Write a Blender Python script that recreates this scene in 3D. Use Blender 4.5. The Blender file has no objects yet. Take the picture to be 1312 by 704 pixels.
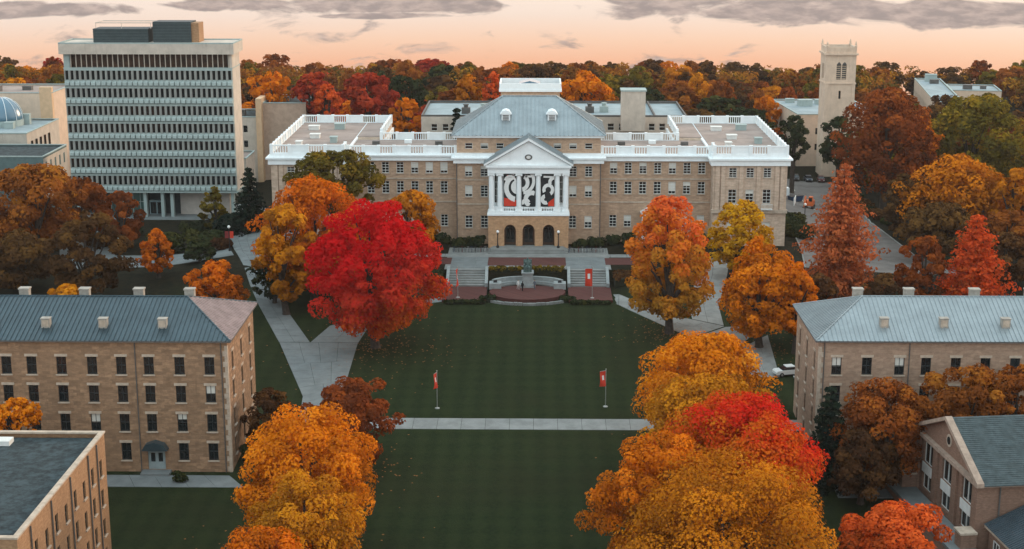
import bpy, math, random
import numpy as np
from mathutils import Vector

scene = bpy.context.scene
COL = scene.collection
R = math.radians
random.seed(7)

# ------------------------------------------------------------------ camera
cam_d = bpy.data.cameras.new("camera")
cam_d.sensor_width = 36.0
cam_d.lens = 1960.0 / 1312.0 * 36.0
cam_d.clip_start = 1.0
cam_d.clip_end = 6000.0
cam = bpy.data.objects.new("camera", cam_d)
COL.objects.link(cam)
cam.location = (1.57, 0.0, 66.6)
cam.rotation_euler = (R(90 - 13.68), 0.0, R(0.93))
scene.camera = cam

# ------------------------------------------------------------------ world
SUN_EL, SUN_AZ = 13.0, 52.0          # azimuth clockwise from +Y (straight down the lawn axis)
SKY_DIP = 0.1012                    # the campus hill stands above the land beyond: the sky line lies lower than the eye


class NT:
    """tiny helper to wire node trees"""
    def __init__(self, tree):
        self.t = tree
        self.n = tree.nodes
        self.l = tree.links

    def new(self, kind, **kw):
        nd = self.n.new(kind)
        for k, v in kw.items():
            setattr(nd, k, v)
        return nd

    def link(self, a, b):
        self.l.new(a, b)

    def val(self, sock, v):
        if hasattr(v, "links") or isinstance(v, bpy.types.NodeSocket):
            self.l.new(v, sock)
        else:
            sock.default_value = v

    def math(self, op, a, b=0.0, c=None, clamp=False):
        nd = self.n.new("ShaderNodeMath")
        nd.operation = op
        nd.use_clamp = clamp
        self.val(nd.inputs[0], a)
        self.val(nd.inputs[1], b)
        if c is not None:
            self.val(nd.inputs[2], c)
        return nd.outputs[0]

    def mix(self, fac, a, b, mode="MIX"):
        nd = self.n.new("ShaderNodeMix")
        nd.data_type = "RGBA"
        nd.blend_type = mode
        self.val(nd.inputs[0], fac)
        self.val(nd.inputs[6], a)
        self.val(nd.inputs[7], b)
        return nd.outputs[2]

    def ramp(self, fac, stops, interp="LINEAR"):
        nd = self.n.new("ShaderNodeValToRGB")
        nd.color_ramp.interpolation = interp
        els = nd.color_ramp.elements
        while len(els) < len(stops):
            els.new(0.5)
        for e, (p, c) in zip(els, stops):
            e.position = p
            e.color = (c[0], c[1], c[2], 1.0)
        self.val(nd.inputs[0], fac)
        return nd.outputs[0]

    def noise(self, vec, scale, detail=3.0, rough=0.55, dist=0.0):
        nd = self.n.new("ShaderNodeTexNoise")
        if vec is not None:
            self.l.new(vec, nd.inputs["Vector"])
        nd.inputs["Scale"].default_value = scale
        nd.inputs["Detail"].default_value = detail
        nd.inputs["Roughness"].default_value = rough
        nd.inputs["Distortion"].default_value = dist
        return nd.outputs["Fac"]

    def smooth(self, v, lo, hi):
        nd = self.n.new("ShaderNodeMapRange")
        nd.interpolation_type = "SMOOTHSTEP"
        self.val(nd.inputs["Value"], v)
        nd.inputs["From Min"].default_value = lo
        nd.inputs["From Max"].default_value = hi
        return nd.outputs["Result"]

    def comb(self, x, y, z):
        nd = self.n.new("ShaderNodeCombineXYZ")
        for i, v in enumerate((x, y, z)):
            self.val(nd.inputs[i], v)
        return nd.outputs[0]

    def sep(self, v):
        nd = self.n.new("ShaderNodeSeparateXYZ")
        self.l.new(v, nd.inputs[0])
        return nd.outputs


world = bpy.data.worlds.new("World")
scene.world = world
world.use_nodes = True
W = NT(world.node_tree)
W.n.clear()
w_out = W.new("ShaderNodeOutputWorld")
w_bg = W.new("ShaderNodeBackground")
w_bg.inputs["Strength"].default_value = 0.1
W.link(w_bg.outputs[0], w_out.inputs[0])
tc = W.new("ShaderNodeTexCoord")
dx, dy, dz = W.sep(tc.outputs["Generated"])
elev = W.math("ADD", dz, SKY_DIP)
sky = W.new("ShaderNodeTexSky")
sky.sky_type = "NISHITA"
sky.sun_disc = False
sky.sun_elevation = R(SUN_EL)
sky.sun_rotation = R(SUN_AZ)
sky.air_density = 1.0
sky.dust_density = 2.5
sky.ozone_density = 2.0
W.link(W.comb(dx, dy, W.math("MAXIMUM", elev, 0.004)), sky.inputs[0])
glow = W.ramp(W.math("MULTIPLY", elev, 1.0, clamp=True), [
    (0.000, (7.7, 4.0, 2.5)), (0.014, (7.9, 5.1, 3.6)), (0.032, (7.7, 6.2, 5.3)), (0.060, (8.2, 7.3, 6.7)),
    (0.13, (10.8, 10.9, 10.9)), (0.40, (11.4, 12.9, 13.4)), (1.0, (9.8, 12.2, 13.2))])
glow_warm = W.ramp(W.math("MULTIPLY", elev, 1.0, clamp=True), [
    (0.000, (7.7, 4.0, 2.5)), (0.014, (7.9, 5.1, 3.6)), (0.032, (7.7, 6.2, 5.3)), (0.060, (9.0, 7.4, 6.3)),
    (0.13, (13.5, 10.9, 9.0)), (0.40, (15.0, 12.2, 10.4)), (1.0, (9.8, 12.2, 13.2))])
toward = W.math("ADD", W.math("MULTIPLY", dx, math.sin(R(SUN_AZ))), W.math("MULTIPLY", dy, math.cos(R(SUN_AZ))))
glow = W.mix(W.smooth(toward, -0.35, 0.85), glow, glow_warm)
base_sky = W.mix(0.90, sky.outputs[0], glow)
az = W.math("ARCTAN2", dx, dy)
cl_vec = W.comb(W.math("MULTIPLY", az, 24.0), W.math("MULTIPLY", elev, 75.0), 0.37)
n1 = W.noise(cl_vec, 1.0, 6.0, 0.58, 0.5)
blob_sum = None
for a, sa, b, sb in ((0.20, 0.19, 0.0345, 0.0125), (-0.312, 0.075, 0.0365, 0.0062), (-0.203, 0.045, 0.0385, 0.005),
                     (-0.095, 0.090, 0.0372, 0.0075), (-0.10, 0.05, 0.030, 0.0022)):
    u = W.math("POWER", W.math("ABSOLUTE", W.math("MULTIPLY", W.math("SUBTRACT", az, a), 1.0 / sa)), 2.0)
    v = W.math("POWER", W.math("ABSOLUTE", W.math("MULTIPLY", W.math("SUBTRACT", elev, b), 1.0 / sb)), 2.0)
    bl = W.math("SUBTRACT", 1.0, W.math("ADD", u, v), clamp=True)
    blob_sum = bl if blob_sum is None else W.math("ADD", blob_sum, bl)
# the rest of the sky: scattered thin cloud of the same kind, all round
rest = W.math("MULTIPLY", W.smooth(elev, 0.05, 0.12), -0.25)
dens = W.math("ADD", W.math("MULTIPLY", W.math("SUBTRACT", n1, 0.5), 2.7), W.math("ADD", blob_sum, rest))
cover = W.smooth(dens, 0.16, 0.62)
n2 = W.noise(cl_vec, 2.6, 4.0, 0.6, 0.2)
cloud_col = W.mix(W.smooth(n2, 0.35, 0.7), (2.5, 2.05, 1.95, 1), (4.4, 3.4, 3.0, 1))
final_sky = W.mix(W.math("MULTIPLY", cover, 0.93), base_sky, cloud_col)
W.link(final_sky, w_bg.inputs["Color"])

# ------------------------------------------------------------------ sun
sun_d = bpy.data.lights.new("sun", "SUN")
sun_d.energy = 1.5
sun_d.angle = R(16)
sun_d.color = (1.0, 0.74, 0.50)
sun = bpy.data.objects.new("sun", sun_d)
COL.objects.link(sun)
sd = Vector((math.sin(R(SUN_AZ)) * math.cos(R(SUN_EL)), math.cos(R(SUN_AZ)) * math.cos(R(SUN_EL)), math.sin(R(SUN_EL))))
sun.rotation_euler = (-sd).to_track_quat("-Z", "Y").to_euler()
sun.location = (0, 300, 200)

# ------------------------------------------------------------------ exposure / render
scene.view_settings.view_transform = "Standard"
scene.view_settings.look = "None"
scene.view_settings.gamma = 1.0
scene.view_settings.exposure = 0.4
scene.render.engine = "CYCLES"
scene.cycles.max_bounces = 5
scene.cycles.diffuse_bounces = 3
scene.cycles.glossy_bounces = 2
scene.cycles.transmission_bounces = 2
scene.cycles.transparent_max_bounces = 4
scene.cycles.use_denoising = True
scene.cycles.sample_clamp_indirect = 4.0


# ------------------------------------------------------------------ helpers: meshes and objects
class MB:
    """collects faces; build() links them as ONE mesh object"""
    def __init__(self):
        self.v = []
        self.f = []

    def face(self, pts):
        i = len(self.v)
        self.v.extend([tuple(p) for p in pts])
        self.f.append(tuple(range(i, i + len(pts))))

    def box(self, x0, x1, y0, y1, z0, z1, taper=0.0):
        t = taper
        i = len(self.v)
        self.v += [(x0, y0, z0), (x1, y0, z0), (x1, y1, z0), (x0, y1, z0),
                   (x0 + t, y0 + t, z1), (x1 - t, y0 + t, z1), (x1 - t, y1 - t, z1), (x0 + t, y1 - t, z1)]
        for q in ((3, 2, 1, 0), (4, 5, 6, 7), (0, 1, 5, 4), (1, 2, 6, 5), (2, 3, 7, 6), (3, 0, 4, 7)):
            self.f.append(tuple(i + k for k in q))
        return self

    def obox(self, c, d, hu, hv, z0, z1):
        """box about c (x, y), long axis d (unit), half sizes hu (along d) and hv"""
        n = (-d[1], d[0])
        P = []
        for z in (z0, z1):
            for su, sv in ((-1, -1), (1, -1), (1, 1), (-1, 1)):
                P.append((c[0] + d[0] * hu * su + n[0] * hv * sv, c[1] + d[1] * hu * su + n[1] * hv * sv, z))
        i = len(self.v)
        self.v += P
        for q in ((3, 2, 1, 0), (4, 5, 6, 7), (0, 1, 5, 4), (1, 2, 6, 5), (2, 3, 7, 6), (3, 0, 4, 7)):
            self.f.append(tuple(i + k for k in q))
        return self

    def tube(self, pts, radii, seg=8, cap=True):
        rings = []
        pts = [Vector(p) for p in pts]
        for k, p in enumerate(pts):
            a = pts[max(k - 1, 0)]
            b = pts[min(k + 1, len(pts) - 1)]
            d = (b - a).normalized() if (b - a).length > 1e-6 else Vector((0, 0, 1))
            u = d.orthogonal().normalized() if abs(d.z) < 0.99 else Vector((1, 0, 0))
            u = (u - d * u.dot(d)).normalized()
            w = d.cross(u)
            i = len(self.v)
            r = radii[k] if hasattr(radii, "__len__") else radii
            for s in range(seg):
                an = 2 * math.pi * s / seg
                q = p + (u * math.cos(an) + w * math.sin(an)) * r
                self.v.append(tuple(q))
            rings.append(i)
        for a, b in zip(rings, rings[1:]):
            for s in range(seg):
                s2 = (s + 1) % seg
                self.f.append((a + s, a + s2, b + s2, b + s))
        if cap:
            self.f.append(tuple(rings[0] + s for s in reversed(range(seg))))
            self.f.append(tuple(rings[-1] + s for s in range(seg)))
        return self

    def lathe(self, prof, c=(0, 0, 0), seg=12):
        """prof: (r, z) pairs from the bottom up"""
        return self.tube([(c[0], c[1], c[2] + z) for r, z in prof], [max(r, 0.001) for r, z in prof], seg)

    def prism(self, poly, axis, a0, a1):
        """poly in the plane across axis ('x': (y, z), 'y': (x, z)), extruded from a0 to a1"""
        def P(p, a):
            return (a, p[0], p[1]) if axis == "x" else (p[0], a, p[1])
        n = len(poly)
        self.face([P(p, a0) for p in poly])
        self.face([P(p, a1) for p in reversed(poly)])
        for k in range(n):
            p, q = poly[k], poly[(k + 1) % n]
            self.face([P(p, a0), P(p, a1), P(q, a1), P(q, a0)])
        return self

    def mesh(self, name):
        me = bpy.data.meshes.new(name)
        me.from_pydata(self.v, [], self.f)
        me.update()
        return me

    def build(self, name, m, parent=None, loc=(0, 0, 0), rz=0.0, smooth=False):
        me = self.mesh(name)
        if smooth:
            me.polygons.foreach_set("use_smooth", [True] * len(me.polygons))
        me.materials.append(m)
        return link(name, me, parent, loc, rz)


def link(name, data, parent=None, loc=(0, 0, 0), rz=0.0):
    o = bpy.data.objects.new(name, data)
    COL.objects.link(o)
    o.location = loc
    o.rotation_euler = (0, 0, rz)
    o.parent = parent
    return o


def tag(o, label, cat, group=None):
    o["label"] = label
    o["category"] = cat
    if group:
        o["group"] = group
    return o


def thing(name, label, cat, loc=(0, 0, 0), rz=0.0, group=None):
    return tag(link(name, None, None, loc, rz), label, cat, group)


def struct(o):
    o["kind"] = "structure"
    return o


def copy_tree(o, parent=None):
    c = o.copy()
    COL.objects.link(c)
    c.parent = parent
    for ch in o.children:
        copy_tree(ch, c)
    return c


# ------------------------------------------------------------------ materials
MATS = {}


def new_mat(name):
    m = bpy.data.materials.new(name)
    m.use_nodes = True
    t = NT(m.node_tree)
    bsdf = t.n["Principled BSDF"]
    bsdf.inputs["Specular IOR Level"].default_value = 0.25
    return m, t, bsdf


def plain(name, col, rough=0.75, var=0.18, scale=0.8, bump=0.0, bscale=6.0, metal=0.0, streak=0.0):
    """painted, cast or metal surface with mottling, optional rain streaks and fine relief"""
    if name in MATS:
        return MATS[name]
    m, t, b = new_mat(name)
    tcn = t.new("ShaderNodeTexCoord")
    v = tcn.outputs["Object"]
    n = t.noise(v, scale, 5.0, 0.65)
    f = t.smooth(n, 0.25, 0.75)
    dark = tuple(c * (1 - var) for c in col) + (1,)
    lite = tuple(min(1, c * (1 + var * 0.7)) for c in col) + (1,)
    c = t.mix(f, dark, lite)
    if streak:
        x, y, z = t.sep(v)
        sv = t.comb(t.math("MULTIPLY", x, 1.6), t.math("MULTIPLY", y, 1.6), t.math("MULTIPLY", z, 0.18))
        s = t.smooth(t.noise(sv, 1.3, 4.0, 0.6), 0.52, 0.75)
        c = t.mix(t.math("MULTIPLY", s, streak), c, tuple(k * 0.45 for k in col) + (1,))
    t.link(c, b.inputs["Base Color"])
    b.inputs["Roughness"].default_value = rough
    b.inputs["Metallic"].default_value = metal
    if bump:
        bp = t.new("ShaderNodeBump")
        bp.inputs["Strength"].default_value = bump
        bp.inputs["Distance"].default_value = 0.05
        t.link(t.noise(v, bscale, 4.0, 0.6), bp.inputs["Height"])
        t.link(bp.outputs[0], b.inputs["Normal"])
    MATS[name] = m
    return m


def masonry(name, c1, c2, mortar, bw, bh, rough=0.9, blotch=0.35, bump=0.5):
    """coursed stone or brick: u runs round the walls, v is height"""
    if name in MATS:
        return MATS[name]
    m, t, b = new_mat(name)
    tcn = t.new("ShaderNodeTexCoord")
    v = tcn.outputs["Object"]
    x, y, z = t.sep(v)
    uv = t.comb(t.math("ADD", x, y), z, 0.0)
    br = t.new("ShaderNodeTexBrick")
    t.link(uv, br.inputs["Vector"])
    br.inputs["Color1"].default_value = c1 + (1,)
    br.inputs["Color2"].default_value = c2 + (1,)
    br.inputs["Mortar"].default_value = mortar + (1,)
    br.inputs["Scale"].default_value = 1.0
    br.inputs["Brick Width"].default_value = bw
    br.inputs["Row Height"].default_value = bh
    br.inputs["Mortar Size"].default_value = 0.018
    br.inputs["Bias"].default_value = 0.1
    br.offset_frequency = 2
    # uneven tone of single blocks, large weathering and streaks below courses
    n1 = t.smooth(t.noise(t.comb(t.math("MULTIPLY", t.math("ADD", x, y), 1.0 / bw), t.math("MULTIPLY", z, 1.0 / bh), 0.0), 0.9, 3.0, 0.7), 0.3, 0.72)
    n2 = t.smooth(t.noise(v, 0.16, 5.0, 0.62), 0.32, 0.7)
    c = t.mix(t.math("MULTIPLY", n1, 0.68), br.outputs["Color"], tuple(k * 0.55 for k in c2) + (1,))
    c = t.mix(t.math("MULTIPLY", n2, blotch), c, tuple(k * 0.5 for k in c1) + (1,))
    sv = t.comb(t.math("MULTIPLY", t.math("ADD", x, y), 1.1), 0.0, t.math("MULTIPLY", z, 0.12))
    s = t.smooth(t.noise(sv, 1.2, 4.0, 0.6), 0.55, 0.8)
    c = t.mix(t.math("MULTIPLY", s, 0.35), c, tuple(k * 0.4 for k in c2) + (1,))
    t.link(c, b.inputs["Base Color"])
    b.inputs["Roughness"].default_value = rough
    bp = t.new("ShaderNodeBump")
    bp.inputs["Strength"].default_value = bump
    bp.inputs["Distance"].default_value = 0.04
    t.link(t.math("ADD", t.math("MULTIPLY", br.outputs["Fac"], -0.6), n1), bp.inputs["Height"])
    t.link(bp.outputs[0], b.inputs["Normal"])
    MATS[name] = m
    return m


def leaf_mat(name, stops, trans=0.27, jitter=0.014):
    """leaves: colour by the leaf's own tone, light let through"""
    m = bpy.data.materials.new(name)
    m.use_nodes = True
    t = NT(m.node_tree)
    t.n.clear()
    out = t.new("ShaderNodeOutputMaterial")
    at = t.new("ShaderNodeAttribute", attribute_name="tone")
    oi = t.new("ShaderNodeObjectInfo")
    tone = t.math("ADD", at.outputs["Fac"], t.math("MULTIPLY", t.math("SUBTRACT", oi.outputs["Random"], 0.5), 0.22), clamp=True)
    c = t.ramp(tone, stops)
    hs = t.new("ShaderNodeHueSaturation")
    t.link(c, hs.inputs["Color"])
    t.link(t.math("ADD", 0.5 - jitter * 0.5, t.math("MULTIPLY", oi.outputs["Random"], jitter)), hs.inputs["Hue"])
    hs.inputs["Saturation"].default_value = 1.0
    d = t.new("ShaderNodeBsdfDiffuse")
    tr = t.new("ShaderNodeBsdfTranslucent")
    mx = t.new("ShaderNodeMixShader")
    mx.inputs[0].default_value = trans
    t.link(hs.outputs[0], d.inputs[0])
    t.link(hs.outputs[0], tr.inputs[0])
    t.link(d.outputs[0], mx.inputs[1])
    t.link(tr.outputs[0], mx.inputs[2])
    t.link(mx.outputs[0], out.inputs[0])
    return m


LEAF = {
    "red": leaf_mat("leaf_red", [(0.0, (0.44, 0.15, 0.012)), (0.3, (0.50, 0.085, 0.012)), (0.55, (0.50, 0.026, 0.014)), (1.0, (0.56, 0.008, 0.022))]),
    "scarlet": leaf_mat("leaf_scarlet", [(0.0, (0.36, 0.13, 0.010)), (0.35, (0.55, 0.17, 0.010)), (0.6, (0.60, 0.085, 0.010)), (0.78, (0.60, 0.03, 0.010)), (1.0, (0.62, 0.014, 0.012))]),
    "amber": leaf_mat("leaf_amber", [(0.0, (0.24, 0.10, 0.010)), (0.4, (0.48, 0.195, 0.011)), (0.75, (0.64, 0.275, 0.013)), (1.0, (0.74, 0.35, 0.02))]),
    "orange": leaf_mat("leaf_orange", [(0.0, (0.24, 0.072, 0.008)), (0.4, (0.54, 0.145, 0.008)), (0.75, (0.72, 0.19, 0.008)), (1.0, (0.80, 0.28, 0.02))]),
    "maple": leaf_mat("leaf_maple", [(0.0, (0.34, 0.16, 0.02)), (0.4, (0.55, 0.21, 0.02)), (0.7, (0.70, 0.17, 0.02)), (1.0, (0.72, 0.12, 0.03))]),
    "gold": leaf_mat("leaf_gold", [(0.0, (0.15, 0.058, 0.008)), (0.4, (0.42, 0.145, 0.009)), (0.75, (0.64, 0.225, 0.010)), (1.0, (0.74, 0.31, 0.02))]),
    "yellow": leaf_mat("leaf_yellow", [(0.0, (0.32, 0.165, 0.010)), (0.45, (0.58, 0.30, 0.012)), (1.0, (0.76, 0.41, 0.015))]),
    "rust": leaf_mat("leaf_rust", [(0.0, (0.09, 0.028, 0.01)), (0.45, (0.21, 0.055, 0.013)), (0.8, (0.33, 0.085, 0.015)), (1.0, (0.42, 0.14, 0.02))]),
    "brown": leaf_mat("leaf_brown", [(0.0, (0.035, 0.018, 0.01)), (0.5, (0.085, 0.038, 0.016)), (1.0, (0.17, 0.075, 0.02))]),
    "olive": leaf_mat("leaf_olive", [(0.0, (0.045, 0.038, 0.01)), (0.5, (0.12, 0.088, 0.014)), (0.85, (0.24, 0.15, 0.016)), (1.0, (0.36, 0.20, 0.02))]),
    "green": leaf_mat("leaf_green", [(0.0, (0.016, 0.022, 0.012)), (0.5, (0.03, 0.04, 0.018)), (1.0, (0.07, 0.065, 0.02))], 0.2),
    "pine": leaf_mat("leaf_pine", [(0.0, (0.008, 0.014, 0.012)), (0.6, (0.014, 0.024, 0.018)), (1.0, (0.028, 0.038, 0.022))], 0.12),
    "redwood": leaf_mat("leaf_redwood", [(0.0, (0.15, 0.045, 0.016)), (0.5, (0.38, 0.09, 0.032)), (1.0, (0.56, 0.125, 0.05))]),
    "flame": leaf_mat("leaf_flame", [(0.0, (0.30, 0.07, 0.015)), (0.5, (0.58, 0.085, 0.015)), (1.0, (0.74, 0.13, 0.025))]),
    "crimson": leaf_mat("leaf_crimson", [(0.0, (0.16, 0.02, 0.012)), (0.5, (0.34, 0.035, 0.018)), (1.0, (0.50, 0.07, 0.022))]),
}
BARK = plain("bark", (0.055, 0.042, 0.034), 0.95, 0.35, 2.0, 0.8, 8.0)

STONE_TAN = masonry("tan_sandstone", (0.57, 0.39, 0.27), (0.49, 0.33, 0.225), (0.38, 0.275, 0.19), 0.9, 0.42, 0.9, 0.28, 0.2)
STONE_PINK = masonry("pale_pink_sandstone", (0.66, 0.505, 0.39), (0.60, 0.45, 0.34), (0.48, 0.36, 0.27), 1.1, 0.5, 0.9, 0.2, 0.2)
STONE_RUBBLE = masonry("brown_rubble_sandstone", (0.47, 0.285, 0.168), (0.27, 0.165, 0.10), (0.28, 0.18, 0.115), 0.95, 0.42, 0.92, 0.55, 0.4)
STONE_RUBBLE2 = masonry("pale_rubble_sandstone", (0.50, 0.34, 0.24), (0.38, 0.255, 0.18), (0.34, 0.235, 0.17), 0.95, 0.42, 0.92, 0.4, 0.4)
BRICK_PORCH = masonry("orange_sandstone", (0.62, 0.375, 0.215), (0.54, 0.315, 0.175), (0.46, 0.30, 0.19), 0.8, 0.4, 0.9, 0.2, 0.2)
BRICK_RED = masonry("red_brown_brick", (0.32, 0.185, 0.13), (0.25, 0.145, 0.10), (0.27, 0.18, 0.14), 0.45, 0.16, 0.9, 0.3, 0.2)
BRICK_TAN = masonry("tan_brick", (0.48, 0.28, 0.15), (0.38, 0.215, 0.115), (0.36, 0.23, 0.14), 0.5, 0.2, 0.9, 0.4, 0.2)
BRICK_PAVE = masonry("red_paving_brick", (0.125, 0.042, 0.034), (0.10, 0.034, 0.029), (0.085, 0.042, 0.036), 0.5, 0.25, 0.9, 0.3, 0.3)
WHITE = plain("white_painted_wood", (0.80, 0.84, 0.845), 0.55, 0.06, 0.7, 0.0, 6.0, 0.0, 0.10)
WHITE_TRIM = plain("white_window_paint", (0.66, 0.66, 0.63), 0.6, 0.12, 1.0)
STONE_TRIM = plain("stone_trim", (0.45, 0.36, 0.28), 0.85, 0.25, 1.2, 0.3)
DARK_TRIM = plain("dark_gutter", (0.10, 0.095, 0.09), 0.6, 0.2)
ROOF_DECK = plain("pinkish_gravel_roof", (0.31, 0.245, 0.215), 0.95, 0.24, 0.22, 0.1, 12.0)
ROOF_METAL = plain("blue_grey_standing_seam", (0.29, 0.328, 0.342), 0.38, 0.14, 0.35, 0.05, 3.0, 0.35, 0.25)
ROOF_METAL_D = plain("slate_blue_standing_seam", (0.055, 0.085, 0.10), 0.36, 0.18, 0.35, 0.05, 3.0, 0.4, 0.3)
ROOF_PALE = plain("pale_membrane_roof", (0.27, 0.33, 0.35), 0.8, 0.2, 0.2)
ROOF_DARK = plain("dark_gravel_roof", (0.036, 0.051, 0.056), 0.95, 0.65, 1.1, 0.5, 14.0)
CONC = plain("pale_precast_concrete", (0.33, 0.395, 0.38), 0.85, 0.12, 0.5, 0.0, 8.0, 0.0, 0.28)
CONC_WARM = plain("warm_precast_concrete", (0.52, 0.455, 0.385), 0.85, 0.16, 0.4, 0.0, 8.0, 0.0, 0.25)
LIME = plain("buff_limestone", (0.64, 0.485, 0.365), 0.88, 0.12, 0.5, 0.0, 5.0, 0.0, 0.22)
PATH = plain("concrete_path", (0.165, 0.18, 0.18), 0.9, 0.2, 0.45, 0.3, 10.0)
PATH2 = plain("worn_concrete_path", (0.215, 0.22, 0.21), 0.9, 0.22, 0.5, 0.3, 10.0)
GRANITE = plain("grey_granite", (0.27, 0.29, 0.285), 0.75, 0.18, 1.2, 0.2, 12.0)
ASPHALT = plain("worn_asphalt", (0.135, 0.12, 0.11), 0.92, 0.28, 0.25, 0.3, 12.0)
IRON = plain("black_iron", (0.02, 0.02, 0.022), 0.5, 0.2)
STEEL = plain("galvanised_pole", (0.42, 0.42, 0.40), 0.4, 0.15, 2.0, 0.0, 6.0, 0.6)
BRONZE = plain("green_bronze", (0.10, 0.15, 0.14), 0.5, 0.3, 1.5, 0.2, 8.0, 0.4)
BANNER_RED = plain("red_banner_cloth", (0.60, 0.05, 0.025), 0.8, 0.12, 1.5)
BANNER_WHITE = plain("white_banner_cloth", (0.72, 0.72, 0.70), 0.8, 0.1, 1.5)
BANNER_BLACK = plain("black_banner_cloth", (0.022, 0.024, 0.026), 0.8, 0.2, 1.5)
LOUVRE = plain("dark_louvre", (0.035, 0.05, 0.055), 0.6, 0.3, 1.0)
SASH_DARK = plain("dark_sash_paint", (0.03, 0.034, 0.035), 0.5, 0.2)
ROOF_VENT = plain("weathered_vent_metal", (0.33, 0.30, 0.26), 0.7, 0.25, 1.5)
TRIM_ROSE = plain("rose_stone_trim", (0.36, 0.265, 0.205), 0.85, 0.25, 1.2)
BLIND = plain("cream_blind", (0.62, 0.60, 0.54), 0.8, 0.08)


def glass_mat(name, col, rough=0.06):
    m, t, b = new_mat(name)
    b.inputs["Base Color"].default_value = col + (1,)
    b.inputs["Roughness"].default_value = rough
    b.inputs["Specular IOR Level"].default_value = 0.55
    tcn = t.new("ShaderNodeTexCoord")
    bp = t.new("ShaderNodeBump")
    bp.inputs["Strength"].default_value = 0.08
    bp.inputs["Distance"].default_value = 0.05
    t.link(t.noise(tcn.outputs["Object"], 1.2, 2.0), bp.inputs["Height"])
    t.link(bp.outputs[0], b.inputs["Normal"])
    return m


GLASS = glass_mat("dark_window_glass", (0.012, 0.016, 0.018))
GLASS_BLUE = glass_mat("blue_dome_glass", (0.10, 0.19, 0.26), 0.2)
SHOP_GLASS = glass_mat("lobby_glass", (0.06, 0.12, 0.11), 0.1)


def ground_mat():
    m, t, b = new_mat("grass_and_litter")
    geo = t.new("ShaderNodeNewGeometry")
    x, y, z = t.sep(geo.outputs["Position"])
    n = t.noise(geo.outputs["Position"], 0.05, 5.0, 0.6)
    nf = t.noise(geo.outputs["Position"], 1.6, 5.0, 0.7)
    # mower lanes: up and down the lawn and faintly across it
    lane = t.math("SINE", t.math("MULTIPLY", x, 2.1))
    lane2 = t.math("SINE", t.math("MULTIPLY", y, 1.7))
    lanes = t.math("ADD", t.math("MULTIPLY", lane, 0.5), t.math("MULTIPLY", lane2, 0.32))
    g = t.mix(t.smooth(nf, 0.25, 0.75), (0.0105, 0.0175, 0.0072, 1), (0.0200, 0.0285, 0.0102, 1))
    g = t.mix(t.math("MULTIPLY", t.smooth(lanes, -0.6, 0.6), 0.5), g, (0.0255, 0.0355, 0.0130, 1))
    g = t.mix(t.math("MULTIPLY", t.smooth(n, 0.42, 0.68), 0.5), g, (0.021, 0.021, 0.009, 1))
    lit = t.mix(t.smooth(t.noise(geo.outputs["Position"], 0.9, 5.0, 0.7), 0.3, 0.7), (0.008, 0.010, 0.007, 1), (0.024, 0.019, 0.010, 1))
    ax = t.math("ABSOLUTE", x)
    m1 = t.smooth(t.math("ADD", ax, t.math("MULTIPLY", n, 10.0)), 60.0, 74.0)
    m2 = t.smooth(t.math("ADD", y, t.math("MULTIPLY", n, 8.0)), 268.0, 278.0)
    far = t.math("MAXIMUM", m1, m2)
    t.link(t.mix(far, g, lit), b.inputs["Base Color"])
    b.inputs["Roughness"].default_value = 1.0
    b.inputs["Specular IOR Level"].default_value = 0.05
    bp = t.new("ShaderNodeBump")
    bp.inputs["Strength"].default_value = 0.9
    bp.inputs["Distance"].default_value = 0.12
    t.link(t.noise(geo.outputs["Position"], 5.0, 4.0, 0.7), bp.inputs["Height"])
    t.link(bp.outputs[0], b.inputs["Normal"])
    return m


# ------------------------------------------------------------------ terrain
def ss(a, b, t):
    s = min(1.0, max(0.0, (t - a) / (b - a)))
    return s * s * (3 - 2 * s)


def ground(x, y):
    if y < 261:
        b = -2.7 - 0.0535 * (261 - y)
    elif y < 279:
        ramp = -2.7 + 0.15 * (y - 261)
        flat = -2.72 if y < 277.5 else 0.0
        k = ss(15.0, 17.0, abs(x))
        b = flat * (1 - k) + ramp * k
    else:
        b = 0.0
    b -= 3.0 * ss(330, 380, y)
    b -= 3.5 * ss(50, 75, abs(x)) * ss(255, 310, y)
    if y > 600:
        b -= 0.13 * (y - 600)
    return b


def build_terrain():
    xs = [-1500, -1100, -800, -600, -450, -350, -280, -230, -190] + [-160 + 2 * k for k in range(161)] + [190, 230, 280, 350, 450, 600, 800, 1100, 1500]
    ys = [-400, -200, -60, 20, 60, 90, 110] + [120 + 3 * k for k in range(47)] + [261 + 1.5 * k for k in range(13)] + [282 + 4 * k for k in range(30)] + [410, 430, 460, 500, 550, 600, 640, 700, 800, 1000, 1300]
    nx = len(xs)
    v = [(x, y, ground(x, y)) for y in ys for x in xs]
    f = [(j * nx + i, j * nx + i + 1, (j + 1) * nx + i + 1, (j + 1) * nx + i) for j in range(len(ys) - 1) for i in range(nx - 1)]
    me = bpy.data.meshes.new("ground")
    me.from_pydata(v, [], f)
    me.materials.append(ground_mat())
    return struct(link("ground", me))


build_terrain()


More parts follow.
